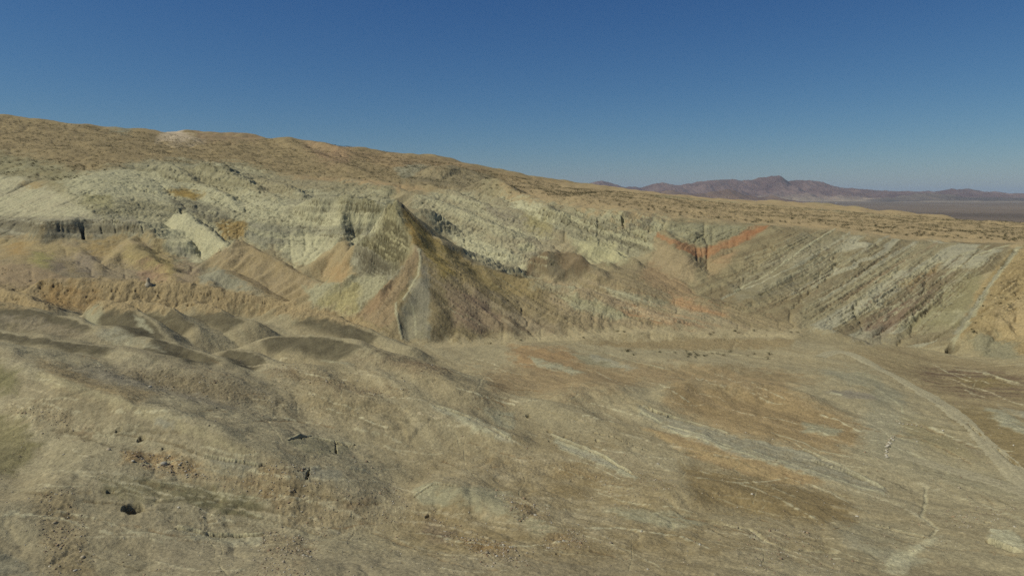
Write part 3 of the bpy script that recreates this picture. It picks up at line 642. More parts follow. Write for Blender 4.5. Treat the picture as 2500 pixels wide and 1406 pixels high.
paint([(820,480),(900,485),(950,505),(945,520),(830,512)], (158,150,112), 4, alt=(126,122,86), nrm=bed((830,495),(930,500)), sp=1.6, relief=.9, seed=25)
paint([(690,600),(740,560),(800,580),(780,640),(720,645)], (186,178,138), 8, alt=(174,166,130), rough=.5)
paint([(610,530),(690,560),(700,590),(640,605),(600,580)], (132,138,106), 6, alt=(152,154,122), nrm=B2, sp=2.2, relief=.7, rough=1.0, seed=26)
paint([(-60,430),(60,432),(160,478),(225,522),(190,532),(60,528),(-60,545)], (180,172,142), 6, alt=(162,152,124), rough=.8, mot=.6)
paint([(60,440),(110,450),(90,462),(50,452)], (164,142,98), 8)
paint([(400,545),(430,522),(465,520),(530,575),(560,600),(520,625),(480,640),(440,630),(410,590)], (186,178,144), 6, alt=(166,158,126), rough=.6, mot=.5)
paint([(410,590),(440,600),(470,620),(455,635),(420,615)], (150,154,124), 6, alt=(126,130,100), rough=1.2)
paint([(1000,480),(1100,465),(1250,480),(1400,500),(1380,560),(1330,600),(1420,640),(1280,680),(1180,650),(1080,570),(1010,510)], (158,152,122), 9, alt=(134,124,96), nrm=B3, sp=6, relief=1.0, rough=1.7, mot=1.0, seed=27, third=(168,166,136), warp=2)
paint([(1180,500),(1250,520),(1290,550),(1240,550),(1190,520)], (122,112,92), 8, alt=(140,132,106), rough=1.8)
paint([(1280,520),(1340,540),(1350,570),(1290,560)], (150,138,92), 12, .8, rough=1)
paint([(1180,440),(1350,455),(1400,490),(1260,480)], (152,144,108), 10, alt=(134,124,90), rough=1)
paint([(1210,600),(1300,580),(1400,600),(1400,640),(1290,640)], (150,138,110), 10, .7, alt=(134,120,92), rough=1.4)
paint([(1260,595),(1300,595),(1310,612),(1270,612)], (170,162,124), 5)
# grey columnar cliff and pale cap
paint([(0,530),(190,528),(330,530),(372,570),(215,590),(200,585),(160,585),(60,582),(-40,580)], (146,138,112), 5, alt=(112,104,82), nrm=bed((50,548),(300,552)), sp=2.6, relief=.8, rough=.8, seed=28, third=(160,154,126))
# coloured mounds
paint([(-60,585),(60,575),(200,590),(380,575),(430,640),(520,690),(400,700),(240,690),(100,650),(-60,645)], (154,134,94), 7, alt=(138,122,94), nrm=bed((100,600),(400,625)), sp=5, rough=.5, mot=1.3, seed=29, third=(160,146,88))
for poly, cc in [([(20,600),(60,590),(60,620),(20,625)], (166,132,78)), ([(80,620),(120,615),(130,650),(80,650)], (154,146,84)), ([(180,620),(240,620),(240,670),(190,660)], (130,116,98)),
                 ([(120,640),(160,640),(160,668),(120,660)], (122,108,92)), ([(300,610),(420,640),(500,690),(400,680)], (164,144,86)), ([(340,650),(400,650),(420,700),(340,700)], (152,118,92)),
                 ([(430,640),(490,650),(480,700),(430,695)], (134,116,96)), ([(200,590),(280,600),(240,630)], (162,134,82)), ([(320,600),(380,600),(400,640),(340,630)], (152,134,88))]:
    paint(poly, cc, 14, .75, rough=.5)
paint([(585,586),(620,602),(700,645),(800,705),(760,730),(700,740),(640,735),(560,690),(500,650),(520,622)], (152,131,92), 5, alt=(142,124,92), rough=.4, mot=.7)
paint([(540,660),(600,690),(640,730),(560,700)], (162,132,84), 10, .7)
paint([(490,665),(540,655),(600,690),(660,725),(700,745),(560,725),(480,700)], (144,144,110), 6, alt=(130,130,100), rough=.5)
paint([(840,586),(870,600),(900,650),(850,700),(800,690),(745,655),(790,618)], (156,138,98), 5, alt=(146,126,90), rough=.4, mot=.6)
paint([(800,650),(850,640),(850,690),(810,690)], (164,132,88), 10, .7)
paint([(740,700),(830,690),(900,655),(960,690),(930,720),(870,770),(760,750)], (160,156,122), 5, alt=(144,138,104), rough=.9)
paint([(770,740),(840,690),(880,700),(870,770)], (166,154,104), 10, .9, alt=(150,136,90), rough=.6)
paint([(-60,640),(70,645),(180,680),(240,680),(100,690),(60,710),(-60,690)], (152,130,98), 5, alt=(144,122,90), rough=.15)
paint([(-60,690),(70,700),(100,690),(200,680),(360,682),(470,688),(620,716),(780,750),(880,772),(980,830),(860,790),(600,760),(240,760),(0,750)], (160,138,98), 5, alt=(142,122,86), rough=1.1, mot=.9)
paint([(90,700),(130,690),(180,700),(240,700),(250,730),(200,765),(110,740)], (146,116,72), 7, alt=(138,116,80), rough=.8)
# the peak
PK = bed((1010, 535), (1150, 640), tilt=-.3)
paint([(968,485),(1010,530),(1060,580),(1110,618),(1180,652),(1280,680),(1420,694),(1560,740),(1640,800),(1400,818),(1100,832),(985,835),(870,775),(1018,603)], (132,116,84), 4, alt=(112,98,68), nrm=PK, sp=2.2, relief=.35, rough=.5, mot=.6, seed=30, third=(140,124,94))
paint([(985,505),(1010,530),(1060,582),(1150,640),(1190,665),(1080,680),(1030,610),(1000,570)], (132,112,62), 9, alt=(112,98,62), nrm=PK, sp=1.8, relief=.35, rough=.5, seed=31)
paint([(975,510),(990,515),(1030,600),(1015,600),(985,560)], (152,124,68), 6, .9)
paint([(1060,600),(1180,655),(1330,690),(1440,705),(1360,730),(1240,720),(1130,690)], (120,104,66), 12, alt=(132,114,76), nrm=PK, sp=2.2, seed=32)
paint([(1090,700),(1180,720),(1240,790),(1180,815),(1110,790)], (112,92,74), 14, alt=(130,112,86), nrm=PK, sp=1.2, relief=.3, seed=33)
paint([(1240,760),(1340,790),(1400,818),(1200,822)], (138,122,94), 10, alt=(112,96,72), nrm=PK, sp=1.0, seed=34)
paint([(1018,603),(1025,640),(1000,690),(960,740),(970,780),(930,800),(870,772),(940,700),(985,650)], (138,116,84), 5, alt=(126,108,80), rough=.7, mot=.5, nrm=bed((900,760),(960,690)), sp=2, seed=35)
paint([(940,700),(965,690),(935,740),(905,770),(890,765)], (142,114,82), 9, .7)
paint([(1000,680),(1050,680),(1050,830),(985,832),(975,770),(1000,720)], (134,128,104), 7, alt=(118,112,84), rough=.3, mot=.5)
CB = bed((870, 640), (960, 690)); CB2 = bed((900,605),(980,650))
paint([(945,495),(968,487),(975,520),(1000,570),(1005,600),(960,580),(925,560)], (144,136,100), 5, alt=(118,110,78), nrm=bed((955,520),(985,590)), sp=1.5, relief=.6, rough=.8, seed=36)
paint([(925,560),(1005,600),(985,640),(960,640),(905,612),(868,598)], (140,134,98), 5, alt=(112,106,76), nrm=CB2, sp=1.4, relief=.7, rough=.8, seed=37)
paint([(865,598),(905,612),(985,655),(960,680),(940,680),(920,672),(880,668),(855,652)], (140,138,108), 5, alt=(114,112,84), nrm=CB, sp=1.7, relief=.8, rough=.7, seed=38)
# beds below the peak, orange and pale strips
MB = bed((1380, 730), (1560, 790), tilt=-.1)
paint([(1300,690),(1640,640),(1700,690),(1900,760),(1960,805),(1640,812),(1400,818),(1350,740)], (146,128,96), 14, alt=(132,116,84), nrm=MB, sp=1.6, relief=.3, rough=.7, mot=.6, seed=39)
paint([(1360,722),(1400,718),(1480,745),(1560,780),(1500,780),(1400,755)], (154,146,112), 6, alt=(136,128,94), nrm=MB, sp=1.2, relief=.2, seed=40)
paint([(1480,728),(1560,750),(1640,775),(1700,790),(1640,795),(1520,765)], (148,112,76), 8, alt=(160,138,104), nrm=MB, sp=1.6, relief=.3, seed=41)
paint([(1470,700),(1560,718),(1640,740),(1600,748),(1500,725)], (158,152,122), 6, alt=(132,122,92), nrm=MB, sp=1.2, seed=42)
paint([(1580,640),(1700,690),(1720,720),(1640,720),(1560,680)], (150,126,92), 10, alt=(136,112,80), rough=.6)
paint([(1290,700),(1340,695),(1420,700),(1400,712),(1340,706)], (164,156,126), 4)
paint([(1640,720),(1760,760),(1800,800),(1640,800)], (150,136,104), 12, .7, alt=(160,118,80), nrm=MB, sp=2, seed=43)
# brown mounds
paint([(1280,662),(1300,630),(1335,613),(1375,618),(1415,622),(1452,655),(1420,670),(1350,672),(1290,668)], (98,82,58), 4, alt=(114,97,72), rough=.12, mot=.4)
paint([(1330,640),(1345,615),(1365,640),(1385,672),(1345,672)], (100,92,72), 5, .8)
paint([(1462,648),(1485,632),(1505,640),(1505,650),(1480,652)], (118,106,78), 3)
# pale cliffs of the middle basin
C1 = bed((1380, 540), (1560, 610)); 
paint([(1330,500),(1420,508),(1520,515),(1640,530),(1625,570),(1590,615),(1560,625),(1500,640),(1440,640),(1400,600),(1370,560)], (160,156,118), 6, alt=(132,130,98), nrm=C1, sp=2.6, relief=1.0, rough=1.2, seed=44, third=(112,112,82))
paint([(1400,590),(1440,585),(1500,600),(1540,630),(1500,640),(1440,640)], (172,164,122), 7, alt=(162,154,114), rough=.5)
paint([(1420,512),(1470,516),(1510,545),(1480,545),(1430,525)], (158,156,124), 6, rough=.4)
paint([(1540,550),(1580,556),(1580,595),(1550,575)], (164,156,118), 4, rough=.3)
paint([(1520,515),(1600,525),(1585,560),(1525,555)], (126,126,96), 4, alt=(106,106,80), nrm=C1, sp=2, relief=.5, seed=45)
# mesa and amphitheatre
paint([(1350,445),(1500,455),(1700,478),(1900,490),(2100,505),(2300,522),(2560,545),(2560,600),(2400,598),(2200,585),(2040,562),(1880,550),(1640,530),(1400,505),(1240,478),(1220,440)], (168,144,104), 6, alt=(152,130,92), rough=.35, mot=.5)
paint([(1600,480),(1850,500),(2200,530),(2100,520),(1800,495),(1600,475)], (150,140,104), 5, .8)
RB = bed((1790, 672), (2040, 555), tilt=0); RB2 = bed((2140, 690), (2280, 600)); RB3 = bed((2330, 820), (2450, 650)); LB = bed((1610, 570), (1710, 610))
AP = [(1640,535),(1880,550),(2040,565),(2110,580),(1960,760),(1900,790),(1700,720),(1620,640),(1600,580)]
paint(AP, (136,123,90), 7, alt=(116,102,74), nrm=RB, sp=1.5, relief=.35, rough=.5, mot=.3, seed=46)
paint([(1960,570),(2110,575),(2060,650),(1960,700),(1800,740),(1780,700)], (136,134,106), 10, .7, alt=(118,112,84), nrm=RB, sp=1.3, relief=.4, rough=.5, mot=.3, seed=461)
paint([(2060,575),(2250,588),(2470,596),(2400,660),(2320,850),(2150,835),(1950,800),(1960,740)], (130,119,89), 7, alt=(110,97,72), nrm=RB2, sp=1.6, relief=.45, rough=.55, mot=.4, seed=47, third=(150,148,120))
paint([(1640,542),(1720,548),(1860,552),(1800,580),(1740,595),(1700,600),(1620,560)], (142,142,104), 6, alt=(122,122,88), nrm=bed((1740,585),(1850,552)), sp=1.6, relief=.3, seed=48)
paint([(1605,568),(1700,606),(1745,602),(1845,552),(1885,551),(1825,585),(1740,624),(1706,628),(1640,598),(1600,580)], (146,96,62), 4, alt=(142,108,74), rough=.4, mot=.5)
paint([(1600,580),(1640,602),(1700,640),(1700,690),(1640,680),(1590,640)], (148,129,96), 8, .9, alt=(138,120,88), nrm=LB, sp=2, seed=49)
paint([(1720,640),(1800,612),(1780,650),(1730,680)], (148,126,90), 8, .8, alt=(146,116,82), nrm=RB, sp=2, seed=50)
paint([(2180,690),(2300,640),(2290,670),(2220,710)], (112,90,68), 9, .85, alt=(134,112,72), nrm=RB2, sp=1.5, seed=51)
paint([(2110,790),(2180,750),(2290,700),(2300,715),(2230,770),(2160,815),(2110,810)], (98,78,64), 8, .85, alt=(124,106,82), nrm=RB2, sp=1.2, seed=52)
paint([(2260,730),(2380,660),(2400,700),(2340,790),(2250,800),(2200,800)], (132,126,88), 12, .8, alt=(122,114,80), rough=.4)
paint([(2080,830),(2150,800),(2200,830),(2120,845)], (136,130,108), 8, .7, alt=(110,100,80), rough=1)
paint([(2390,700),(2470,610),(2560,590),(2700,620),(2700,860),(2440,870),(2360,840),(2340,820)], (160,140,98), 5, alt=(136,116,78), nrm=bed((2400,760),(2500,690)), sp=3.2, relief=.6, rough=1.0, mot=.6, seed=53)
paint([(2440,760),(2520,700),(2560,760),(2500,830),(2420,800)], (168,146,104), 14, .8, alt=(156,134,94), rough=.3)
paint([(2360,830),(2400,810),(2480,840),(2480,880),(2400,870)], (134,130,98), 8, alt=(116,110,82), rough=.7)
# scrub terrace
paint([(1050,835),(1250,822),(1400,808),(1550,800),(1700,803),(1900,808),(1960,812),(1940,826),(1700,822),(1400,832),(1240,840),(1060,850)], (168,152,114), 5, alt=(156,140,104), rough=.2)
print('paint', round(time.time() - T0, 1))
# ------------------------------------------------- narrow beds, washes, cracks, ledges with painted shadow
line([(1024,607),(1027,640),(1022,672),(1010,690),(998,712),(982,735)], 4.0, (158,151,124), .85, lift=.3, soft=.7, wob=1.1)
line([(966,738),(968,770),(976,800),(982,832)], 3.2, (158,151,124), .85, lift=.3, soft=.7, wob=1.1)
line([(1005,740),(1012,770),(1016,820)], 3, (152,146,120), .8)
line([(1035,640),(1040,680),(1020,710)], 9, (128,122,104), .7)
line([(970,489),(1010,527),(1060,575),(1110,612)], 3, (150,134,104), .7, lift=.3)
line([(980,500),(1020,545),(1070,590),(1130,633)], 2.5, (96,82,58), .8, lift=-.5)
line([(1880,668),(1960,608),(2040,558)], 2.4, (164,162,132), .9, lift=.2)
line([(1790,715),(1880,668)], 3.5, (160,158,130), .9, lift=.2)
line([(1760,730),(1860,690),(1960,640),(2080,566)], 3, (150,150,120), .8)
line([(1930,720),(2060,640),(2170,575)], 4, (142,142,116), .8)
line([(2000,735),(2120,660),(2240,588)], 5, (148,148,120), .8)
line([(2050,740),(2170,660),(2290,592)], 4, (130,112,84), .8)
line([(2080,760),(2200,680),(2330,598)], 5, (146,148,120), .7)
line([(2150,720),(2260,650),(2420,600)], 4, (156,154,124), .8, lift=.2)
line([(2290,685),(2390,620),(2470,598)], 4, (160,158,128), .9, lift=.2)
line([(2490,600),(2440,665),(2405,715),(2375,765),(2350,805),(2318,843)], 6, (152,150,120), .9)
line([(2480,610),(2425,680),(2385,740),(2330,820)], 4, (132,136,108), .9, lift=-.4)
line([(2370,665),(2310,700),(2240,760),(2160,812)], 3, (150,146,116), .5)
line([(2235,700),(2262,716),(2235,735),(2190,765)], 3, (146,136,104), .5)
line([(2330,755),(2345,765),(2320,800)], 5, (152,144,110), .8)
line([(2060,758),(2140,752),(2230,745)], 2, (154,146,112), .7)
line([(1700,600),(1703,640)], 3, (110,84,62), .4, lift=-.5, soft=.3, wob=.2)
line([(1712,600),(1716,630)], 2, (116,88,66), .4, lift=-.4, soft=.3, wob=.2)
line([(198,545),(206,585)], 3.5, None, 0, lift=-3.0, soft=.3, wob=.2)
for a_, b_ in ([(142,545),(146,565)], [(247,548),(249,570)], [(280,545),(285,568)], [(345,548),(352,568)]):
    line([a_, b_], 2.4, None, 0, lift=-1.1, soft=.3, wob=.2)
line([(1520,520),(1522,552)], 4, None, 0, lift=-2.5, soft=.3, wob=.2)
line([(1575,580),(1578,592)], 3, None, 0, lift=-2, soft=.3, wob=.2)
line([(1435,555),(1438,565)], 3, None, 0, lift=-2, soft=.3, wob=.2)
line([(1883,600),(1890,612)], 3, None, 0, lift=-1.5, soft=.3, wob=.2)
line([(2095,652),(2130,618)], 1.6, (96,88,64), .9, lift=-.6, jag=.9)
line([(1990,680),(2085,655)], 1.4, (108,100,74), .9, lift=-.4, jag=.9)
line([(1600,860),(1700,856),(1800,866),(1900,876)], 2.2, (168,160,128), .8, lift=-.2)
line([(1745,832),(1790,826),(1810,836)], 4, None, 0, lift=-1.4, soft=.3, jag=.6)
line([(1360,855),(1500,862),(1600,858)], 2, (162,152,118), .7)
line([(1720,1270),(1780,1282),(1830,1290),(1870,1320),(1930,1343),(2010,1345),(2050,1348)], 5.5, (172,162,132), .95, lift=-.3, soft=.35)
line([(1800,1290),(1850,1315)], 3, (158,150,120), .7)
line([(2260,1190),(2260,1225),(2250,1260),(2290,1290),(2270,1310)], 3.5, (166,156,124), .9, lift=-.15)
line([(1960,1180),(2000,1190),(2060,1210),(2180,1225),(2230,1240)], 1.4, (154,144,108), .7)
line([(1880,1055),(1960,1080),(2000,1100),(2100,1120)], 2.4, (164,158,130), .8)
line([(1960,1095),(2080,1150),(2160,1195)], 2.6, (168,164,140), .85, lift=.2)
line([(1270,990),(1400,1020),(1520,1070),(1600,1100)], 2, (154,138,100), .7)
line([(2150,955),(2200,990),(2205,1010)], 2, (160,156,128), .8)
line([(2060,890),(2110,905),(2160,900)], 2, (158,152,122), .8)
line([(2220,1100),(2300,1160),(2400,1190)], 2.4, (154,146,114), .6)
line([(2330,900),(2400,905),(2470,935),(2510,945)], 2, (146,134,104), .8)
line([(780,880),(870,890)], 4, (150,144,112), .7)
line([(600,1165),(560,1158),(470,1140)], 1.6, (150,144,118), .7)
def inpoly(poly, px, py):
    ins = np.zeros(np.shape(px), bool)
    for (x0, y0), (x1, y1) in zip(poly, poly[1:] + poly[:1]):
        if y0 != y1: ins ^= ((y0 > py) != (y1 > py)) & (px < (x1 - x0) * (py - y0) / (y1 - y0) + x0)
    return ins
def dashes(poly, cnt, slope, lo, hi, wid, cols, seed, a=(.5, .9), lift=-.7, jag=(.3, .8), bend=2.0):
    """broken ledges: steps and beds along the strata; cliff darks are painted ledge shadow"""
    r_ = np.random.default_rng(seed); xs = [q[0] for q in poly]; ys = [q[1] for q in poly]; k = 0; tries = 0
    while k < cnt and tries < cnt * 12:
        tries += 1; x, y = r_.uniform(min(xs), max(xs)), r_.uniform(min(ys), max(ys))
        if not inpoly(poly, x, y): continue
        sl_ = slope(x, y) if callable(slope) else slope; L_ = r_.uniform(lo, hi); sl_ += r_.normal(0, .05)
        q_ = [(x + L_ * t, y + L_ * t * sl_ + r_.normal(0, bend * .4)) for t in (-.5, -.17, .17, .5)]
        if not (inpoly(poly, *q_[0]) and inpoly(poly, *q_[-1])): continue
        c_ = cols[r_.integers(len(cols))]; dark = sum(c_) < 345
        line(q_, r_.uniform(*wid), c_, r_.uniform(*a), lift=lift if dark else -lift * .5, soft=.4, wob=.7, jag=r_.uniform(*jag), seed=int(x)); k += 1
DK = [(92,90,62), (100,98,68), (84,82,58), (170,165,132), (108,102,74)]  # dark entries put ledge shadow into the colour; the pale one is rock
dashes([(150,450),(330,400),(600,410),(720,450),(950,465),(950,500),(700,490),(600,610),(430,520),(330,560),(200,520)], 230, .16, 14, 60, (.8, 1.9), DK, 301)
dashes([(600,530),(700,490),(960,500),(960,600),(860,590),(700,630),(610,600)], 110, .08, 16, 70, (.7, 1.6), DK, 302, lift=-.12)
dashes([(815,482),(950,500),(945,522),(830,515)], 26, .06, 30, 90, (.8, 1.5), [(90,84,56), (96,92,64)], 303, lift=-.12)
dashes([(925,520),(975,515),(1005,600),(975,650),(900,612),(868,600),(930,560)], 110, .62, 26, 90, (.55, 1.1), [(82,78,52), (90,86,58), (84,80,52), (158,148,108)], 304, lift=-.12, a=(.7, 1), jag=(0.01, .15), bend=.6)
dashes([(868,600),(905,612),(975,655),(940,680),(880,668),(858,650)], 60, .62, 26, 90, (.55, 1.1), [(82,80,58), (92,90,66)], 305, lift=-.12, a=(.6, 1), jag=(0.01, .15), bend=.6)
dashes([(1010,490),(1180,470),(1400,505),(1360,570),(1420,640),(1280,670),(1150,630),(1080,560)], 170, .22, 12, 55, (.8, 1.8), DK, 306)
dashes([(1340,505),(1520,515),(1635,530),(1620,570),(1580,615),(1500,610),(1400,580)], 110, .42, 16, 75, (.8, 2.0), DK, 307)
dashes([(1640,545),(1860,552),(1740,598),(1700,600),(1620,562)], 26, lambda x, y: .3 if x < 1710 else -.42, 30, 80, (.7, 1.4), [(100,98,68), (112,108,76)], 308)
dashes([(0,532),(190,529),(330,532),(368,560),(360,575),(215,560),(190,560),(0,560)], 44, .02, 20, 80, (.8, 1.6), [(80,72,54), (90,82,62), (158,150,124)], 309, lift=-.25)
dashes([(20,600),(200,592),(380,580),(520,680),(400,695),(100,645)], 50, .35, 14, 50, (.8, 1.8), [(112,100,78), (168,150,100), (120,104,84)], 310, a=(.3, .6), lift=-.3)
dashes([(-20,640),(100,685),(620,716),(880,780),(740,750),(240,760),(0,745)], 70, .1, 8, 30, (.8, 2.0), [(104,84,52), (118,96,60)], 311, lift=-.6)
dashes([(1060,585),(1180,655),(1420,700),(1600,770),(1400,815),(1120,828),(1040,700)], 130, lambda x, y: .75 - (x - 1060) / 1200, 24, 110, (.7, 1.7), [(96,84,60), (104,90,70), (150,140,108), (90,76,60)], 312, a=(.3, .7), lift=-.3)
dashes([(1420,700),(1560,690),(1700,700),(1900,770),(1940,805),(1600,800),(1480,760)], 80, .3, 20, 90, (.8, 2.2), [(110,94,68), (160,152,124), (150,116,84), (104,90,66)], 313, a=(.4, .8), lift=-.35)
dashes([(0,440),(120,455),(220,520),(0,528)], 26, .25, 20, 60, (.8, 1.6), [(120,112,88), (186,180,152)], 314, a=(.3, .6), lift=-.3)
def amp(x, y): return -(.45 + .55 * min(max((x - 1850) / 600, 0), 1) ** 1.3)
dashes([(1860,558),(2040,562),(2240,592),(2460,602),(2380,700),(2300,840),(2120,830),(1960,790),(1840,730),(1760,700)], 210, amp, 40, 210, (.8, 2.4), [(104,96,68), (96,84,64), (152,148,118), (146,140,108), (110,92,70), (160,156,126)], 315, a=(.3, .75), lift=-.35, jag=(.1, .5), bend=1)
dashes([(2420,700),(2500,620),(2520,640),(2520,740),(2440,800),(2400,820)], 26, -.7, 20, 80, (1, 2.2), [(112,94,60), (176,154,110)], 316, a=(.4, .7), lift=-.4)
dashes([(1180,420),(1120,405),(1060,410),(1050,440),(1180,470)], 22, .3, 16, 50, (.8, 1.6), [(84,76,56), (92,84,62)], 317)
rl = np.random.default_rng(77)                 # thin beds and rills that follow the strike of the foreground
for _ in range(380):
    x0, y0 = rl.uniform(0, 2450), 870 + 520 * rl.random() ** 1.2; L_ = rl.uniform(60, 260) * (y0 - 700) / 400
    sl0 = .10 + .26 * x0 / 2500 + rl.normal(0, .07); q_ = [(x0 + L_ * t, y0 + L_ * t * (sl0 + .10 * math.sin(t * 3 + x0)) + rl.normal(0, 2)) for t in (0, .25, .5, .75, 1)]
    if q_[-1][1] > 1400: continue
    lt_ = rl.random() < .6
    line(q_, rl.uniform(1.6, 5.0) * (.6 if y0 < 1000 else 1), [(186,174,142), (194,184,156), (176,160,124)][int(x0) % 3] if lt_ else [(104,88,60), (116,90,58), (98,88,64)][int(x0) % 3], rl.uniform(.3, .75), lift=.04 if lt_ else -.08, soft=.8, wob=1.0, jag=rl.uniform(.05, .5), seed=int(x0))
for _ in range(26):                             # small pale dendritic washes running across the beds
    x0, y0 = rl.uniform(200, 2450), rl.uniform(900, 1340); L_ = rl.uniform(30, 90) * (y0 - 700) / 400
    line([(x0 + rl.normal(0, 6) + L_ * .35 * t * rl.uniform(-.5, 1.5), y0 + L_ * t) for t in (0, .33, .66, 1)], rl.uniform(1, 1.8), (158,149,120), .55, lift=-.08, wob=1.5, jag=.2)
CR = dict(col=None, soft=.35)
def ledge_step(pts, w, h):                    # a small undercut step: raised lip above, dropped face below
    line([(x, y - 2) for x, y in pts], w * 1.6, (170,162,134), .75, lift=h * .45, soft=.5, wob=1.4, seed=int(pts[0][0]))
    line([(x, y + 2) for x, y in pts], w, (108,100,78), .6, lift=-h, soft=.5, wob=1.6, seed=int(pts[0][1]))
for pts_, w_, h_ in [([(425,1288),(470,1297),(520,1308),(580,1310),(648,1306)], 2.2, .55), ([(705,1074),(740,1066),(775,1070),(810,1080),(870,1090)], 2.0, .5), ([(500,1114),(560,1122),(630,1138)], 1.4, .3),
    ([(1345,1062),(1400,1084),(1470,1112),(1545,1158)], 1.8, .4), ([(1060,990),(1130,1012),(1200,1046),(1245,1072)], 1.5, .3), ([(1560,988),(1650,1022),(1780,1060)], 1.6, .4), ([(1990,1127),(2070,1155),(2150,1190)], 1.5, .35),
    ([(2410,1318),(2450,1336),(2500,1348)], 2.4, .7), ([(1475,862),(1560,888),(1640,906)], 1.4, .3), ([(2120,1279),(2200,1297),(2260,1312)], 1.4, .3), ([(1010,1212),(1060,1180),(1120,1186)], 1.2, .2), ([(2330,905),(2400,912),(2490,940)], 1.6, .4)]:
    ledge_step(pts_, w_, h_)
def crack(p, w=1.6, d=1.0, j=.5): line(p, w, (84,76,58), .5, lift=-d, soft=.3, wob=.6, jag=j, seed=len(p) + int(p[0][0]))
crack([(730,1072),(755,1068),(772,1072),(800,1078)], 2.0, 1.0, .4); crack([(805,1074),(830,1084),(845,1092),(872,1086)], 3.2, 1.6, .2); crack([(820,1080),(821,1108)], 1.8, 1.0, .3); crack([(804,1102),(812,1105)], 3, .8, 0)
crack([(715,1152),(750,1145),(757,1142)], 2, .7, .4); crack([(757,1142),(748,1172)], 2.5, 1.0, .3)
crack([(395,1100),(405,1090)], 3.5, .9, .2); crack([(500,1113),(640,1140)], 1.2, .12, .1); crack([(630,1140),(655,1132)], 2, .5, .4)
crack([(1555,985),(1580,992),(1610,1010),(1650,1020)], 2.4, 1.0, .4)
crack([(1445,1055),(1465,1060),(1495,1066)], 2.2, 1.0, .4); crack([(1500,1065),(1520,1078),(1580,1100)], 1.4, .6, .6); crack([(1455,1072),(1462,1080)], 3, 1.0, 0)
crack([(1336,1050),(1348,1058)], 3, 1.0, 0); crack([(1375,1065),(1385,1068)], 3, .8, 0); crack([(1395,1074),(1402,1078)], 2.6, .8, 0); crack([(1286,1010),(1291,1020)], 4, 1.2, 0)
crack([(1218,1014),(1226,1014)], 2.4, .6, 0)
crack([(1990,1125),(2020,1135),(2060,1150),(2110,1172)], 1.6, .3, .1)
crack([(500,1306),(560,1310),(650,1307)], 1.4, .25, .1)
crack([(1038,1266),(1050,1256)], 3, .9, 0); crack([(1300,1350),(1315,1351)], 2.6, .7, 0); crack([(1355,1351),(1380,1353)], 2.2, .6, 0); crack([(1470,1272),(1495,1275)], 1.6, .5, .2)
crack([(1305,1204),(1355,1211)], 1.4, .4, .5); crack([(2408,1320),(2440,1335),(2475,1342)], 3.5, 1.2, .2); crack([(2400,1275),(2420,1275)], 2.5, .7, 0)
crack([(2125,1278),(2200,1295)], 1.3, .4, .6); crack([(2340,1010),(2400,1070),(2500,1150)], 1.6, .5, .1)
crack([(1340,1075),(1350,1085),(1385,1100)], 1.4, .4, .5)
def pit(px, py, rad, depth, col=None):
    x, y, z = hitw(px, py)
    bb = (np.abs(FX - x) < rad * 2.5) & (np.abs(FY - y) < rad * 2.5)
    ii = np.where(bb.any(1))[0]; jj = np.where(bb.any(0))[0]; s = (slice(ii[0], ii[-1] + 1), slice(jj[0], jj[-1] + 1))
    d = np.hypot(FX[s] - x, FY[s] - y) * (1 + .25 * perlin(FX[s] / rad * 1.2, FY[s] / rad * 1.2, 5))
    mk = 1 - sst(rad * .8, rad * 1.1, d); DISP[s] -= depth * mk
    if col: COL[s] += (lin(col) - COL[s]) * (mk * .6)[..., None]
pit(325, 1240, 1.1, 1.6, (96,86,64)); pit(290, 1050, .45, 1.3); pit(344, 1071, .5, 1.2); pit(2325, 852, 1.7, 3.0, (80,70,54)); pit(268, 1200, .4, .4)
pit(1888, 605, .9, 1.6)
# ------------------------------------------------- micro relief
g = np.gradient(ZB, axis=1) / np.gradient(FR, axis=1); g2 = np.gradient(ZB, axis=0) / np.gradient(FX * 0 + FT, axis=0) / FR
SLOPE = np.sqrt(g * g + g2 * g2)
rk = 1 - np.abs(fbm(FX / 5.0, FY / 5.0, 4, 91)) * 2.4
rk2 = fbm(FX / 1.6, FY / 1.6, 3, 95)
Z = ZB + DISP + ROUGH * (rk * .38 + rk2 * .22) * (.35 + .65 * sst(.1, .6, SLOPE)) + ROUGH * perlin(FX / .42, FY / .42, 97) * .13
Z += fbm(FX / 2.2, FY / 2.2, 3, 99) * .05 * np.clip(FR / 100, .6, 2)
SG = (FX * FG[0] + FY * FG[1] + M1 * 2.2 + M3 * 2)
sk = (n1(SG / .9, 61) - .5) * .17 + (n1(SG / .33, 62) - .5) * .12
COL *= (1 + sk * (1 - sst(150, 230, FR)) * sst(-.5, .4, WA + M3 * .5) * 1.5)[..., None]
# paler crests and washed gully floors, rock debris mottling
COL *= (1 + M2[..., None] * .10 + M1[..., None] * .10)
wash = sst(5.2, 7.5, LA) * sst(.5, .1, SLOPE) * sst(150, 190, FR)
COL += (lin((156,142,108)) - COL) * (wash * .35)[..., None]
COL *= (1 + (fbm(FX / .7, FY / .7, 2, 105) * .10 * np.clip(ROUGH * 2, .2, 1.4)))[..., None]
COL = np.clip(COL, .015, .8)
print('detail', round(time.time() - T0, 1))
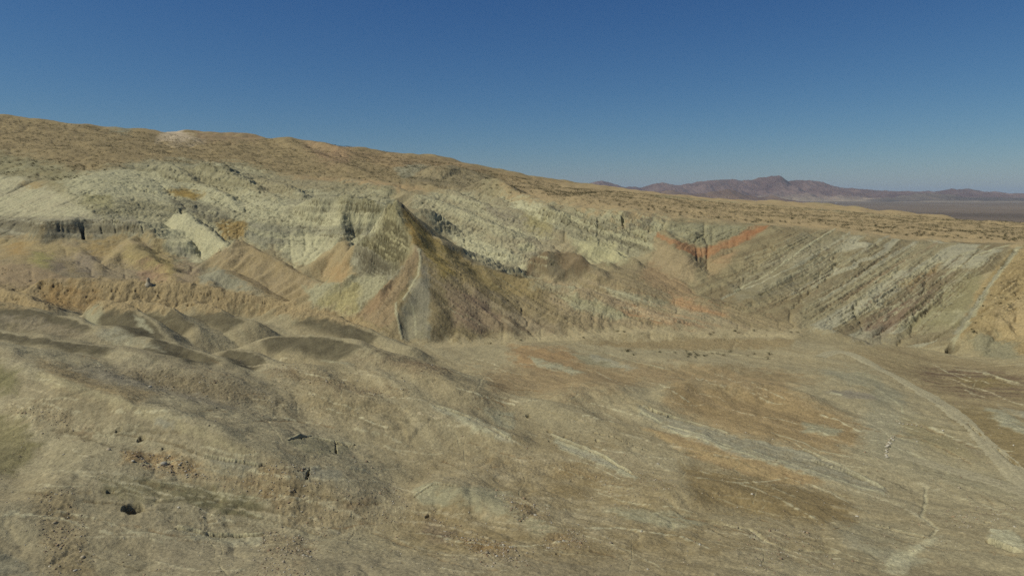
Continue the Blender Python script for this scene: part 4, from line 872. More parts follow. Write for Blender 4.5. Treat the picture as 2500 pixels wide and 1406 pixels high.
# ------------------------------------------------- materials
def nodes(name):
    mt = bpy.data.materials.new(name); mt.use_nodes = True; nt = mt.node_tree
    return mt, nt, nt.nodes['Principled BSDF']
def mat_rock(name, bump=.8, attr=True, base=(.3, .25, .17)):
    mt, nt, b = nodes(name); N, L = nt.nodes, nt.links
    tc = N.new('ShaderNodeTexCoord')
    na = N.new('ShaderNodeTexNoise'); na.inputs['Scale'].default_value = 1.4; na.inputs['Detail'].default_value = 6; na.inputs['Roughness'].default_value = .7
    nb = N.new('ShaderNodeTexNoise'); nb.inputs['Scale'].default_value = 3.2; nb.inputs['Detail'].default_value = 5; nb.inputs['Roughness'].default_value = .75
    L.new(tc.outputs['Object'], na.inputs['Vector']); L.new(tc.outputs['Object'], nb.inputs['Vector'])
    mr = N.new('ShaderNodeMapRange'); mr.inputs[1].default_value = .25; mr.inputs[2].default_value = .75; mr.inputs[3].default_value = .74; mr.inputs[4].default_value = 1.26
    L.new(na.outputs['Fac'], mr.inputs[0])
    mr2 = N.new('ShaderNodeMapRange'); mr2.inputs[1].default_value = .3; mr2.inputs[2].default_value = .7; mr2.inputs[3].default_value = .72; mr2.inputs[4].default_value = 1.28
    L.new(nb.outputs['Fac'], mr2.inputs[0])
    mu = N.new('ShaderNodeMath'); mu.operation = 'MULTIPLY'; L.new(mr.outputs[0], mu.inputs[0]); L.new(mr2.outputs[0], mu.inputs[1])
    vm = N.new('ShaderNodeVectorMath'); vm.operation = 'SCALE'
    if attr:
        at_ = N.new('ShaderNodeAttribute'); at_.attribute_name = 'rock_colour'; L.new(at_.outputs['Color'], vm.inputs[0])
    else: vm.inputs[0].default_value = base
    if attr:
        src_ = mu
        for sc_, lo, hi in ((3.4, .55, 1.4), (8.0, .62, 1.3)):      # stones and clods lying in the dirt
            vo = N.new('ShaderNodeTexVoronoi'); vo.inputs['Scale'].default_value = sc_; L.new(tc.outputs['Object'], vo.inputs['Vector'])
            sx = N.new('ShaderNodeSeparateColor'); L.new(vo.outputs['Color'], sx.inputs[0])
            th_ = N.new('ShaderNodeMath'); th_.operation = 'MULTIPLY'; L.new(sx.outputs[0], th_.inputs[0]); L.new(at_.outputs['Alpha'], th_.inputs[1])
            ms = N.new('ShaderNodeMapRange'); ms.inputs[1].default_value = .22; ms.inputs[2].default_value = .42; L.new(th_.outputs[0], ms.inputs[0])
            md = N.new('ShaderNodeMapRange'); md.inputs[1].default_value = .42; md.inputs[2].default_value = .22; L.new(vo.outputs['Distance'], md.inputs[0])
            mm = N.new('ShaderNodeMath'); mm.operation = 'MULTIPLY'; L.new(ms.outputs[0], mm.inputs[0]); L.new(md.outputs[0], mm.inputs[1])
            mv = N.new('ShaderNodeMapRange'); mv.inputs[3].default_value = lo; mv.inputs[4].default_value = hi; L.new(sx.outputs[1], mv.inputs[0])
            mxx = N.new('ShaderNodeMix'); mxx.data_type = 'FLOAT'; L.new(mm.outputs[0], mxx.inputs[0]); mxx.inputs[2].default_value = 1.0; L.new(mv.outputs[0], mxx.inputs[3])
            m3 = N.new('ShaderNodeMath'); m3.operation = 'MULTIPLY'; L.new(src_.outputs[0], m3.inputs[0]); L.new(mxx.outputs[0], m3.inputs[1]); src_ = m3
        mu = src_
    L.new(mu.outputs[0], vm.inputs['Scale']); L.new(vm.outputs[0], b.inputs['Base Color'])
    b.inputs['Roughness'].default_value = .95; b.inputs['Specular IOR Level'].default_value = .1
    bp = N.new('ShaderNodeBump'); bp.inputs['Strength'].default_value = bump; bp.inputs['Distance'].default_value = .25
    ad = N.new('ShaderNodeMath'); ad.operation = 'MULTIPLY_ADD'; ad.inputs[1].default_value = .35; L.new(nb.outputs['Fac'], ad.inputs[0]); L.new(na.outputs['Fac'], ad.inputs[2])
    L.new(ad.outputs[0], bp.inputs['Height']); L.new(bp.outputs[0], b.inputs['Normal'])
    return mt
MROCK = mat_rock('badland_rock')
def grid_mesh(name, X, Y_, Z_, col, mat, keep=None, nrm=None, alpha=None):
    a, b = X.shape
    i = np.arange(a * b, dtype=np.int32).reshape(a, b)
    q = np.stack([i[:-1, :-1], i[:-1, 1:], i[1:, 1:], i[1:, :-1]], -1).reshape(-1, 4)
    if keep is not None: q = q[keep[:-1, :-1].ravel()]
    used = np.zeros(a * b, bool); used[q.ravel()] = True
    mp = np.cumsum(used).astype(np.int32) - 1; q = mp[q]; nv = int(used.sum())
    co = np.stack([X, Y_, Z_], -1).reshape(-1, 3)[used].astype(np.float32)
    me = bpy.data.meshes.new(name); me.vertices.add(nv); me.vertices.foreach_set('co', co.ravel())
    me.loops.add(q.size); me.loops.foreach_set('vertex_index', q.ravel())
    me.polygons.add(len(q)); me.polygons.foreach_set('loop_start', np.arange(0, q.size, 4, dtype=np.int32))
    me.update(calc_edges=True); me.polygons.foreach_set('use_smooth', np.ones(len(q), bool))
    if col is not None:
        at_ = me.color_attributes.new('rock_colour', 'FLOAT_COLOR', 'POINT')
        c = np.concatenate([col.reshape(-1, 3)[used], (np.zeros((nv, 1), np.float32) if alpha is None else alpha.reshape(-1, 1)[used])], 1).astype(np.float32); at_.data.foreach_set('color', c.ravel())
    if nrm is not None: me.normals_split_custom_set_from_vertices(nrm.reshape(-1, 3)[used])
    me.materials.append(mat)
    o = bpy.data.objects.new(name, me); scene.collection.objects.link(o); return o
def struct(o): o['kind'] = 'structure'; return o
EF = Z / FR
cm = np.maximum.accumulate(EF, axis=1); VIS = EF >= cm - .0006
struct(grid_mesh('ground', FX, FY, Z + ZC, COL, MROCK, alpha=np.clip(ROUGH * 1.2, .08, 1).astype(np.float32)))
print('mesh', round(time.time() - T0, 1))
# ------------------------------------------------- dirt road laid on the ground
def drape_strip(name, pix, w, col, mat, lift=.07, seg=1.2, cross=7):
    P = np.array([hitw(*p)[:2] for p in densify(pix, 10, False)])
    for _ in range(6): P[1:-1] = (P[:-2] + 2 * P[1:-1] + P[2:]) / 4
    d = np.r_[0, np.cumsum(np.hypot(*np.diff(P, axis=0).T))]; t = np.arange(0, d[-1], seg)
    X = np.interp(t, d, P[:, 0]); Y_ = np.interp(t, d, P[:, 1])
    tx, ty = np.gradient(X), np.gradient(Y_); L_ = np.hypot(tx, ty); nx, ny = -ty / L_, tx / L_
    k = np.linspace(-1, 1, cross); ww = w * (1 + .18 * np.sin(t / 7) + .1 * perlin(t / 3, t * 0, 3))[:, None]
    XX = X[:, None] + nx[:, None] * k * ww; YY = Y_[:, None] + ny[:, None] * k * ww
    ZZ = zat(XX, YY, Z) 
    for _ in range(5): ZZ[1:-1] = (ZZ[:-2] + 2 * ZZ[1:-1] + ZZ[2:]) / 4
    ZZ = np.maximum(ZZ, zat(XX, YY, Z) + .02) + lift - .16 * np.abs(k) ** 6 - .03 * np.cos(k * 9)
    c = np.broadcast_to(lin(col), XX.shape + (3,)).copy() * (1 + .07 * np.cos(k * 9)[None, :, None] + .08 * M_at(XX, YY)[..., None])
    return grid_mesh(name, XX.astype(np.float32), YY.astype(np.float32), (ZZ + ZC).astype(np.float32), c.astype(np.float32), mat)
def M_at(x, y): return fbm(x / 2.5, y / 2.5, 3, 12)
struct(drape_strip('dirt_road', [(2000,872),(2035,856),(2060,856),(2130,890),(2200,928),(2260,962),(2310,995),(2350,1022),(2400,1075),(2450,1125),(2530,1205),(2600,1280)], 1.6, (156,145,114), MROCK, cross=9))
struct(drape_strip('track', [(2560,1225),(2440,1180),(2330,1150),(2220,1120),(2160,1100)], 1.6, (154,143,112), MROCK, lift=.05, cross=7))
# ------------------------------------------------- distant valley floor and mountains
MFAR = mat_rock('far_rock', .0)
MFAR.node_tree.nodes['Noise Texture'].inputs['Scale'].default_value = .012; MFAR.node_tree.nodes['Noise Texture.001'].inputs['Scale'].default_value = .05
th = np.linspace(R(-60), R(60), 260); rr_ = np.exp(np.linspace(math.log(1250), math.log(70000), 200))
T_, R_ = np.meshgrid(th, rr_, indexing='ij'); XX, YY = R_ * np.sin(T_), R_ * np.cos(T_)
ZP = -150 + fbm(XX / 900, YY / 900, 3, 7) * 6 + np.clip(R_ - 1250, 0, 400) * 0
nn = fbm(XX / 700, YY / 1500, 4, 8); n3 = fbm(XX / 2600, YY / 5000, 3, 9)
band = np.exp(-((YY - 6200 + XX * .25) / 900) ** 2)
c = lin((106,90,76)) * (1 + .18 * nn + .15 * n3)[..., None]; c = c * (1 - .42 * band[..., None] * (.7 + .3 * nn[..., None]))
c = c * np.where(R_ < 4200, 1.08, 1)[..., None]
struct(grid_mesh('valley_floor', XX.astype(np.float32), YY.astype(np.float32), (ZP + ZC).astype(np.float32), c.astype(np.float32), MFAR))
def mountain(name, sky_, Y0, depth, col, col2, seed, foot=-150, rough=1.0, nx=520, ny=110):
    """a range whose crest follows surveyed bearings (px, py) at about Y0 metres"""
    px = np.array([p[0] for p in sky_], float); py = np.array([p[1] for p in sky_], float)
    X = np.linspace(px[0], px[-1], nx); cp = np.interp(X, px, py)
    xw = (X - CX) / F * Y0; hz = np.array([at(a_, b_, Y0)[2] for a_, b_ in zip(X, cp)]) + 48 * rough * fbm(X / 30, X * 0 + seed, 4, seed)
    v = np.linspace(-1, 1, ny)
    XX, VV = np.meshgrid(xw, v, indexing='ij'); YY = Y0 + VV * depth
    warp = fbm(XX / 2500, YY / 2500, 3, seed) * .25
    ridge_ = 1 - np.abs(VV + warp * (1 - VV ** 2))
    rg = 1 - np.abs(fbm(XX / 900, YY / 1800, 5, seed + 2, .55)) * 2.2
    crest = np.maximum(hz, foot + 5)[:, None] - foot
    e = sst(0, .06, (XX - xw[0]) / (xw[-1] - xw[0])) * sst(0, .06, (xw[-1] - XX) / (xw[-1] - xw[0]))
    prof = np.clip(ridge_, 0, 1) ** 1.25
    zz = foot - 8 + crest * prof * (.72 + .28 * (rg * .5 + .5) * (1 - ridge_) + .28 * ridge_) * (.15 + .85 * e)
    zz += crest * .36 * rough * fbm(XX / 420, YY / 700, 5, seed + 4, .6) * np.clip(1 - ridge_, 0, 1) ** .5 * prof ** .5
    m_ = fbm(XX / 1500, YY / 1500, 4, seed + 6); m2 = fbm(XX / 300, YY / 500, 3, seed + 7)
    k = np.clip(.5 + m_ * .9 + m2 * .4, 0, 1)[..., None]
    cc = (lin(col) + (lin(col2) - lin(col)) * k) * .82
    cc = cc + (lin((146,128,106)) - cc) * sst(.35, .05, prof)[..., None] * .8
    return struct(grid_mesh(name, XX.astype(np.float32), YY.astype(np.float32), (zz + ZC).astype(np.float32), cc.astype(np.float32), MFAR))
mountain('mountains', [(1280,470),(1380,462),(1420,453),(1440,446),(1470,440),(1500,449),(1530,456),(1560,458),(1580,452),(1610,443),(1640,453),(1670,450),(1700,442),(1730,440),(1780,437),(1800,441),(1830,436),(1860,430),(1885,431),(1905,441),(1930,440),(1990,443),(2040,455),(2100,462),(2150,466),(2250,468),(2290,463),(2340,460),(2400,468),(2450,471),(2500,477),(2600,470),(2750,478),(2900,472),(3100,480)], 21000, 3800, (92,66,62), (124,97,88), 200, nx=900, ny=170)
mountain('mountains', [(1380,480),(1430,463),(1470,458),(1530,470),(1600,470),(1640,463),(1690,474),(1730,468),(1770,461),(1810,472),(1850,482),(1880,476),(1920,488),(1960,494)], 15500, 1500, (100,72,56), (128,100,78), 220, nx=320, ny=70)
mountain('mountains', [(2080,494),(2150,483),(2200,476),(2260,470),(2310,476),(2350,482),(2420,480),(2480,484),(2560,478),(2700,482),(2800,492)], 17500, 1500, (74,62,58), (112,96,84), 240, nx=320, ny=70)
# ------------------------------------------------- small meshes built from triangles
def tri_mesh(name, V_, T3, mats, mi=None, kind=None, smooth=False):
    me = bpy.data.meshes.new(name); me.vertices.add(len(V_)); me.vertices.foreach_set('co', np.asarray(V_, np.float32).ravel())
    q = np.asarray(T3, np.int32); me.loops.add(q.size); me.loops.foreach_set('vertex_index', q.ravel())
    me.polygons.add(len(q)); me.polygons.foreach_set('loop_start', np.arange(0, q.size, 3, dtype=np.int32)); me.update(calc_edges=True)
    for mm in mats: me.materials.append(mm)
    if mi is not None: me.polygons.foreach_set('material_index', np.asarray(mi, np.int32))
    if smooth: me.polygons.foreach_set('use_smooth', np.ones(len(q), bool))
    return me
def plain(name, c, var=.25, sc=3.0):
    mt, nt, b = nodes(name); N, L = nt.nodes, nt.links
    tc = N.new('ShaderNodeTexCoord'); no = N.new('ShaderNodeTexNoise'); no.inputs['Scale'].default_value = sc; no.inputs['Detail'].default_value = 3
    oi = N.new('ShaderNodeObjectInfo'); ge = N.new('ShaderNodeNewGeometry')
    L.new(tc.outputs['Object'], no.inputs['Vector'])
    ad = N.new('ShaderNodeMath'); ad.operation = 'ADD'; L.new(no.outputs['Fac'], ad.inputs[0]); L.new(ge.outputs['Random Per Island'], ad.inputs[1])
    mr = N.new('ShaderNodeMapRange'); mr.inputs[1].default_value = .3; mr.inputs[2].default_value = 1.7; mr.inputs[3].default_value = 1 - var; mr.inputs[4].default_value = 1 + var
    L.new(ad.outputs[0], mr.inputs[0])
    vm = N.new('ShaderNodeVectorMath'); vm.operation = 'SCALE'; vm.inputs[0].default_value = c; L.new(mr.outputs[0], vm.inputs['Scale'])
    L.new(vm.outputs[0], b.inputs['Base Color']); b.inputs['Roughness'].default_value = .9; b.inputs['Specular IOR Level'].default_value = .15
    return mt
MLEAF = plain('shrub_leaf', (.085, .082, .038), .45); MDRY = plain('shrub_dry', (.17, .14, .07), .35); MTWIG = plain('shrub_twig', (.10, .075, .05))
rs = np.random.default_rng(5)
def shrub_geo(seed, leaves=120, twigs=9):
    r_ = np.random.default_rng(seed); V_, T3, mi = [], [], []
    for k in range(twigs):                     # stems fan out from the root
        a = r_.uniform(0, 6.28); lean = r_.uniform(.25, .9); h = r_.uniform(.55, .95); w = .018
        tip = np.array([math.cos(a) * lean * .75, math.sin(a) * lean * .75, h]); b0 = len(V_)
        for q in range(3):
            f = q * 2.09; V_.append([math.cos(f) * w, math.sin(f) * w, -.12])
        V_.append(tip.tolist()); T3 += [[b0, b0 + 1, b0 + 3], [b0 + 1, b0 + 2, b0 + 3], [b0 + 2, b0, b0 + 3]]; mi += [1] * 3
    clumps = [(r_.normal(0, .33, 2), r_.uniform(.3, .8)) for _ in range(9)]
    for k in range(leaves):
        c, h = clumps[r_.integers(9)]
        p = np.array([c[0] + r_.normal(0, .2), c[1] + r_.normal(0, .2), max(.06, h + r_.normal(0, .16))])
        p[:2] *= .55 + .6 * min(p[2] + .2, 1)
        a1, a2 = r_.normal(0, 1, 3), r_.normal(0, 1, 3); a1 /= np.linalg.norm(a1); a2 /= np.linalg.norm(a2); s_ = r_.uniform(.06, .13)
        b0 = len(V_); V_ += [(p - a1 * s_).tolist(), (p + a1 * s_).tolist(), (p + a2 * s_ * 1.5).tolist()]; T3.append([b0, b0 + 1, b0 + 2]); mi.append(0)
    return np.array(V_), np.array(T3), np.array(mi)
SH = [shrub_geo(s_) for s_ in range(5)]
SHM = [tri_mesh('shrub', *g_[:2], [MLEAF if i % 3 else MDRY, MTWIG], g_[2]) for i, g_ in enumerate(SH)]
def vis_at(x, y, up=.6):
    t = np.arctan2(x, y); r = np.hypot(x, y); l = np.log(r)
    i = np.clip(np.searchsorted(fth, t), 0, n - 1); j = np.clip(np.searchsorted(flm, l), 0, m - 1)
    z = zat(x, y, Z); return (z + up) / r >= cm[i, np.maximum(j - 3, 0)] - .0002
def bearings(x, y, z):
    c = y * CP - z * SP; u = y * SP + z * CP; return CX + F * x / c, CY - F * u / c
def scatter(poly, spacing, ymin, ymax, seed, hidden=False, patch=0, up=.5):
    """points about `spacing` metres apart on the ground inside an area seen from the survey station"""
    r_ = np.random.default_rng(seed)
    xs = [(p[0] - CX) / F for p in poly]; a0, a1 = min(xs) * 1.02 - .02, max(xs) * 1.02 + .02
    cnt = int((ymax ** 2 - ymin ** 2) / 2 * (a1 - a0) / spacing ** 2)
    y = np.sqrt(r_.uniform(ymin ** 2, ymax ** 2, cnt)); x = r_.uniform(a0, a1, cnt) * y
    if patch: k = fbm(x / 14, y / 14, 3, seed) + r_.uniform(-.5, .5, cnt) > patch - 1; x, y = x[k], y[k]
    z = zat(x, y, Z); px, py = bearings(x, y, z); k = inpoly(poly, px, py) & vis_at(x, y, up); return x[k], y[k], z[k]
# areas of scrub (outline on the survey, spacing, range)
A_MESA = [(1400,462),(1500,460),(1700,480),(1900,492),(2100,507),(2300,524),(2520,546),(2520,592),(2380,585),(2200,575),(2080,562),(1950,548),(1840,545),(1640,528),(1540,508),(1400,500),(1330,480)]
A_HILL = [(-20,290),(0,284),(250,314),(420,330),(520,345),(700,340),(880,362),(1000,380),(1200,420),(1400,460),(1500,470),(1380,480),(1200,470),(1000,452),(880,440),(700,430),(600,420),(430,400),(330,400),(180,440),(230,500),(100,440),(-20,425)]
A_TERR = [(1080,842),(1200,830),(1380,818),(1560,806),(1740,805),(1950,812),(1945,822),(1700,820),(1560,822),(1400,828),(1250,840)]
A_WASH = [(1400,848),(1560,846),(1900,866),(1960,880),(1800,880),(1500,866)]
A_RHILL = [(2400,700),(2500,600),(2520,600),(2520,760),(2440,780),(2400,830),(2360,820)]
cand = []
for poly, sp_, y0, y1, sc, seed, pt, code in [(A_MESA, 3.4, 250, 620, .8, 11, .5, 0), (A_TERR, 2.6, 195, 222, .55, 12, .9, 1), (A_WASH, 3.2, 170, 196, .7, 13, 1.0, 2), (A_HILL, 3.9, 380, 1000, .95, 14, .25, 3), (A_RHILL, 2.4, 165, 260, .5, 15, .8, 4),
        ([(1330,600),(1500,480),(1180,440),(960,455),(400,400),(200,500),(600,600),(960,500),(1100,560)], 6, 300, 520, .6, 16, .9, 5)]:
    x, y, z = scatter(poly, sp_, y0, y1, seed, patch=pt)
    for a_, b_, c_ in zip(x, y, z): cand.append((a_, b_, c_, sc * rs.uniform(.55, 1.35), code))
cand = np.array(cand); print('shrubs', len(cand), [int((cand[:, 4] == k).sum()) for k in range(6)])
px, py = bearings(cand[:, 0], cand[:, 1], cand[:, 2]); size = cand[:, 3] / cand[:, 1] * ((px > 15) & (px < 2485))
order = np.argsort(-size); single = order[:290]; rest = order[290:]
LAB = {0: ('dark low desert shrub on the sandy mesa above the striped slope', 'shrubs on the sandy mesa'), 1: ('small desert shrub on the pale terrace below the striped slope', 'shrubs on the pale terrace'),
       2: ('small shrub in the wash at the foot of the brown scarp', 'shrubs along the wash'), 3: ('dark shrub on the brown scrub covered hillside', 'shrubs on the brown hillside'),
       4: ('small shrub on the tan slope at the far right', 'shrubs on the tan slope'), 5: ('dark shrub on the pale green badlands', 'shrubs on the pale badlands')}
for q, k in enumerate(single):
    x, y, z, sc, code = cand[k]
    o = bpy.data.objects.new('shrub', SHM[q % 5]); scene.collection.objects.link(o)
    o.location = (x, y, z + ZC - .05 * sc); o.rotation_euler = (0, 0, rs.uniform(0, 6.28)); o.scale = (sc * 1.15, sc * 1.15, sc * .85)
    o['label'], o['group'] = LAB[int(code)]; o['category'] = 'shrub'
def merge(name, geos, idx, X, Y_, Zz, S, mats, seed, flat=.85, tilt=0):
    r_ = np.random.default_rng(seed); VV, TT, MI, off = [], [], [], 0
    for k in range(len(X)):
        V_, T3, mi = geos[idx[k]]; a = r_.uniform(0, 6.28); c, s_ = math.cos(a), math.sin(a)
        W_ = V_ * S[k]; W_ = np.stack([W_[:, 0] * c - W_[:, 1] * s_ + X[k], W_[:, 0] * s_ + W_[:, 1] * c + Y_[k], W_[:, 2] * flat + Zz[k] + ZC], 1)
        VV.append(W_); TT.append(T3 + off); MI.append(mi); off += len(V_)
    me = tri_mesh(name, np.concatenate(VV), np.concatenate(TT), mats, np.concatenate(MI))
    o = bpy.data.objects.new(name, me); scene.collection.objects.link(o); return o
SL = [shrub_geo(s_, 26, 2) for s_ in range(20, 26)]
for g_ in SL: g_[0][:, :2] *= 1.1
SL = [(np.where(np.arange(len(g_[0]))[:, None] >= 8, g_[0] + (g_[0] - g_[0].mean(0)) * .25, g_[0]), g_[1], g_[2]) for g_ in SL]
rc = cand[rest]
o = merge('scrub', SL, rs.integers(0, 6, len(rc)), rc[:, 0], rc[:, 1], rc[:, 2] - .05, rc[:, 3] * 1.25, [MLEAF, MTWIG], 3)
o['kind'] = 'stuff'; o['label'] = 'low desert scrub scattered over the hillside and mesa'; o['category'] = 'scrub'
# ------------------------------------------------- stones
def rock_geo(seed, sub=0):
    import bmesh
    r_ = np.random.default_rng(seed); bm = bmesh.new(); bmesh.ops.create_icosphere(bm, subdivisions=1 + sub, radius=.5)
    V_ = np.array([v.co[:] for v in bm.verts]); T3 = np.array([[v.index for v in f.verts] for f in bm.faces]); bm.free()
    for _ in range(5):                          # cut flat facets
        nn_ = r_.normal(0, 1, 3); nn_ /= np.linalg.norm(nn_); d = V_ @ nn_; lim_ = r_.uniform(.22, .38); V_ = V_ - np.maximum(d - lim_, 0)[:, None] * nn_
    V_ *= np.array([1, r_.uniform(.6, .9), r_.uniform(.45, .75)]); return V_, T3, np.zeros(len(T3), int)
RG = [rock_geo(s_) for s_ in range(8)]
MST = plain('stone', (.33, .275, .175), .4, 1.0); MST2 = plain('stone_pale', (.44, .40, .29), .3, 1.0); MST3 = plain('stone_rust', (.28, .20, .115), .4, 1.0)
pts = []
PATCH = [([(20,985),(130,990),(240,1050),(220,1070),(100,1030),(30,1010)], .55, 95, 120, .22), ([(300,1100),(420,1110),(500,1140),(480,1170),(380,1150),(310,1125)], .38, 76, 106, .26),
 ([(440,1150),(600,1170),(660,1120),(760,1140),(860,1210),(700,1235),(560,1195)], .5, 70, 106, .22), ([(640,1190),(740,1210),(860,1260),(860,1310),(700,1290)], .5, 64, 92, .22),
 ([(640,1290),(780,1320),(760,1420),(620,1420)], .42, 54, 80, .22), ([(1200,1200),(1340,1230),(1350,1280),(1260,1270)], .45, 66, 92, .2), ([(1120,1310),(1250,1320),(1300,1380),(1180,1385)], .42, 56, 80, .2),
 ([(1310,1290),(1420,1290),(1440,1340),(1330,1340)], .42, 60, 84, .2), ([(820,1180),(980,1190),(1020,1260),(880,1290)], .5, 64, 92, .2), ([(80,1190),(180,1190),(250,1420),(120,1420)], .5, 54, 90, .2),
 ([(270,890),(420,890),(700,980),(900,1010),(560,990),(400,950)], .9, 108, 150, .26), ([(640,890),(760,890),(1000,955),(1150,930),(900,975),(760,945)], 1.0, 115, 155, .26),
 ([(1000,1240),(1120,1280),(1240,1340),(1100,1330)], .5, 60, 86, .18), ([(1440,1150),(1620,1150),(1700,1220),(1500,1230)], .8, 78, 105, .2), ([(2300,1240),(2480,1230),(2500,1290),(2330,1290)], .7, 66, 96, .22),
 ([(1840,1280),(1990,1290),(2060,1400),(1800,1400)], .7, 56, 86, .2), ([(0,1020),(2500,1020),(2500,1420),(0,1420)], 1.25, 54, 128, .16), ([(0,880),(1100,880),(1100,1020),(0,1020)], 1.6, 110, 165, .22)]
for q, (poly, sp_, y0, y1, sz) in enumerate(PATCH):
    x, y, z = scatter(poly, sp_ * .8, y0, y1, 40 + q, patch=.75 if sp_ < .9 else .5, up=.1)
    s_ = sz * .72 * np.exp(rs.normal(0, .5, len(x)))
    pts.append(np.stack([x, y, z, s_], 1))
pts = np.concatenate(pts); print('stones', len(pts))
mi_ = rs.choice(3, len(pts), p=[.5, .2, .3])
GG = [(g_[0], g_[1], g_[2] + k) for k in range(3) for g_ in RG]
o = merge('stones', GG, rs.integers(0, 8, len(pts)) + 8 * mi_, pts[:, 0], pts[:, 1], pts[:, 2] + pts[:, 3] * .04, pts[:, 3], [MST, MST2, MST3], 8, flat=1.0)
o['kind'] = 'stuff'; o['label'] = 'loose brown and tan stones strewn over the slopes'; o['category'] = 'stones'
# a short row of set stones, a few lone boulders
BM = [tri_mesh('boulder', *rock_geo(s_, 1)[:2], [MST2 if s_ % 3 else MST]) for s_ in range(60, 66)]
def boulder(px, py, s_, lab, grp=None, k=0):
    x, y, z = hitw(px, py); z = float(zat(np.array([x]), np.array([y]), Z)[0])
    o = bpy.data.objects.new('boulder', BM[k % 6]); scene.collection.objects.link(o)
    o.location = (x, y, z + ZC + s_ * .14); o.rotation_euler = (0, 0, rs.uniform(0, 6.28)); o.scale = (s_, s_, s_)
    o['label'] = lab; o['category'] = 'boulder'
    if grp: o['group'] = grp
for k, (px_, py_) in enumerate([(2181,1068),(2176,1071),(2180,1075),(2172,1076),(2170,1081),(2174,1084),(2167,1086),(2169,1090),(2164,1092),(2168,1097),(2163,1099),(2166,1104),(2170,1107),(2163,1112),(2166,1117)]):
    boulder(px_, py_, rs.uniform(.4, .75), 'pale boulder in the short row of stones beside the grey gully', 'boulders in the short row', k)
for k, (px_, py_) in enumerate([(2190,1029),(2196,1034),(2205,1036),(2215,1037),(2226,1038),(2238,1040),(2250,1040)]):
    boulder(px_, py_, rs.uniform(.35, .6), 'small boulder in the curved line below the grey hollow', 'boulders in the curved line', k)
for k, (px_, py_, s_, lab) in enumerate([(1288,1018,.55,'lone boulder beside the dark hole above the pale bed'), (2302,1052,.5,'single dark boulder near the bend of the dirt road'), (2092,1262,.5,'lone dark boulder on the pale ground at the lower right'),
        (495,1262,.42,'pale boulder right of the round pit'), (436,1240,.4,'small pale boulder just beside the round pit'), (2474,1087,.5,'lone boulder on the slope right of the dirt road'), (1962,1299,.5,'boulder on the brown slope above the curved dry channel'), (1836,1206,.45,'small boulder on the brown hollow below the pale bed')]):
    boulder(px_, py_, s_, lab, None, k)
# debris in the round pit
x, y, z = hitw(325, 1240)
for k, (dx, dy, s_) in enumerate([(.05,-.35,.4), (.45,.1,.34), (.1,.35,.3), (.6,-.25,.3), (-.3,.1,.26)]):
    zz = float(zat(np.array([x + dx]), np.array([y + dy]), Z)[0])
    o = bpy.data.objects.new('boulder', BM[k % 6]); scene.collection.objects.link(o); o.location = (x + dx, y + dy, zz + ZC + s_ * .15 + .25); o.scale = (s_, s_ * .8, s_); o.rotation_euler = (rs.uniform(-.4, .4), rs.uniform(-.4, .4), rs.uniform(0, 6))
    o['label'] = 'fallen block lying in the round pit at the lower left'; o['category'] = 'boulder'; o['group'] = 'blocks in the round pit'
# hoodoo standing in front of the tan scarp
def spire(px, py, Yd, h, w):
    x, y, z = at(px, py, Yd); z = float(zat(np.array([x]), np.array([y]), Z)[0]); V_, T3 = [], []; seg = 10; lv = 9
    for i in range(lv):
        f = i / (lv - 1); r = w * ((1 - f) ** .8 * .8 + .12 + .12 * math.sin(f * 9)) * (1 if i < lv - 1 else .2)
        for j in range(seg):
            a = j * 6.283 / seg; k = r * (1 + .15 * math.sin(3 * a + i)); V_.append([math.cos(a) * k, math.sin(a) * k, f * h - .5])
    for i in range(lv - 1):
        for j in range(seg):
            a, b = i * seg + j, i * seg + (j + 1) % seg; T3 += [[a, b, b + seg], [a, b + seg, a + seg]]
    V_.append([0, 0, h - .45]); T3 += [[(lv - 1) * seg + j, (lv - 1) * seg + (j + 1) % seg, len(V_) - 1] for j in range(seg)]
    o = bpy.data.objects.new('rock_spire', tri_mesh('rock_spire', V_, T3, [plain('pale_rock', (.40, .35, .23), .15, 1.0)], smooth=True)); scene.collection.objects.link(o)
    o.location = (x, y, z + ZC); o['label'] = 'small pale rock spire standing at the tan scarp'; o['category'] = 'rock spire'
spire(363, 700, 233, 3.2, 1.3)
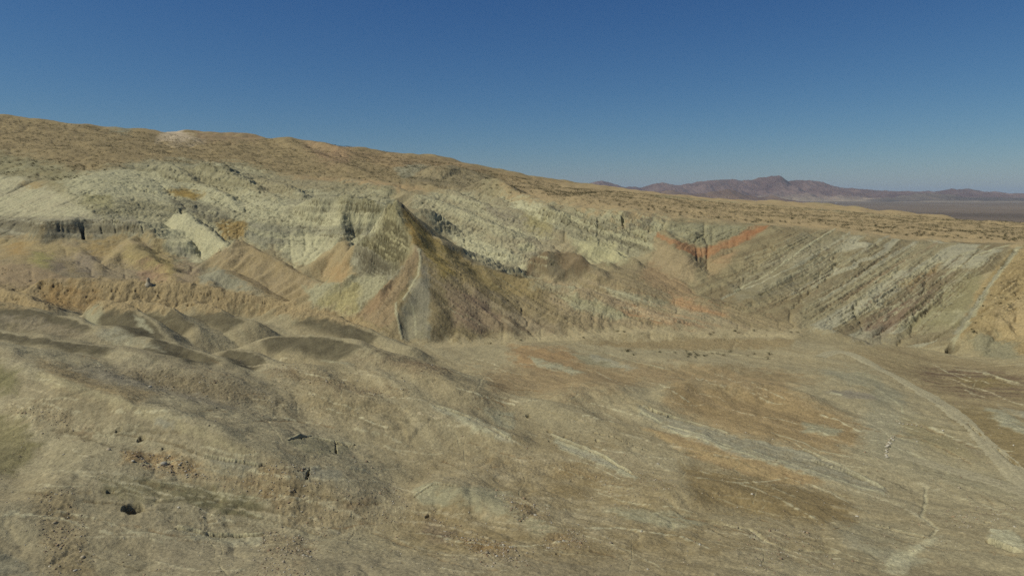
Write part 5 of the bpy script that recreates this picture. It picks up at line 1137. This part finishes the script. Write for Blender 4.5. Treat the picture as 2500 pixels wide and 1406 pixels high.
# ------------------------------------------------- white sheds far out on the valley floor
MW = plain('white_shed', (.75, .74, .70), .05); MWR = plain('shed_roof', (.68, .67, .64), .05)
def shed(px, Yd, w, d, h):
    x = (px - CX) / F * Yd * 1.0; a, b = w / 2, d / 2
    root = bpy.data.objects.new('shed', None); scene.collection.objects.link(root); root.location = (x, Yd, ZC - 152)
    V_ = [(-a,-b,0),(a,-b,0),(a,b,0),(-a,b,0),(-a,-b,h),(a,-b,h),(a,b,h),(-a,b,h),(-a,0,h*1.25),(a,0,h*1.25)]
    T3 = [(0,1,5),(0,5,4),(1,2,6),(1,6,5),(2,3,7),(2,7,6),(3,0,4),(3,4,7),(4,8,7),(5,6,9)]
    me = tri_mesh('wall', V_, T3, [MW]); wo_ = bpy.data.objects.new('wall', me); scene.collection.objects.link(wo_); wo_.parent = root
    e = 1.5; V_ = [(-a-e,-b-e,h-.3),(a+e,-b-e,h-.3),(a+e,0,h*1.25+.6),(-a-e,0,h*1.25+.6),(-a-e,b+e,h-.3),(a+e,b+e,h-.3)]
    me = tri_mesh('roof', V_, [(0,1,2),(0,2,3),(3,2,5),(3,5,4)], [MWR]); ro = bpy.data.objects.new('roof', me); scene.collection.objects.link(ro); ro.parent = root
    root['label'] = 'white shed far out on the valley floor below the mountains'; root['category'] = 'shed'; root['group'] = 'white sheds on the valley floor'
for px_, Yd, w in [(1961, 13200, 60), (1972, 13300, 45), (1981, 13250, 30), (1990, 13300, 45), (2035, 13000, 25)]: shed(px_, Yd, w, 30, 9)
# ------------------------------------------------- desert haze
def haze_box():
    a = 72000.0; zb, zt = ZC - 175, ZC + 700
    V_ = [(-a,-3000,zb),(a,-3000,zb),(a,a,zb),(-a,a,zb),(-a,-3000,zt),(a,-3000,zt),(a,a,zt),(-a,a,zt)]
    T3 = [(0,2,1),(0,3,2),(4,5,6),(4,6,7),(0,1,5),(0,5,4),(1,2,6),(1,6,5),(2,3,7),(2,7,6),(3,0,4),(3,4,7)]
    mt = bpy.data.materials.new('haze_air'); mt.use_nodes = True; nt = mt.node_tree; nt.nodes.clear()
    out = nt.nodes.new('ShaderNodeOutputMaterial'); vol = nt.nodes.new('ShaderNodeVolumePrincipled')
    vol.inputs['Color'].default_value = (.68, .86, 1.0, 1); vol.inputs['Density'].default_value = HZ; vol.inputs['Anisotropy'].default_value = 0.0
    nt.links.new(vol.outputs[0], out.inputs['Volume'])
    o = bpy.data.objects.new('haze', tri_mesh('haze', V_, T3, [mt])); scene.collection.objects.link(o); o['kind'] = 'stuff'
HZ = 1.6e-5
haze_box()
print('done', round(time.time() - T0, 1))
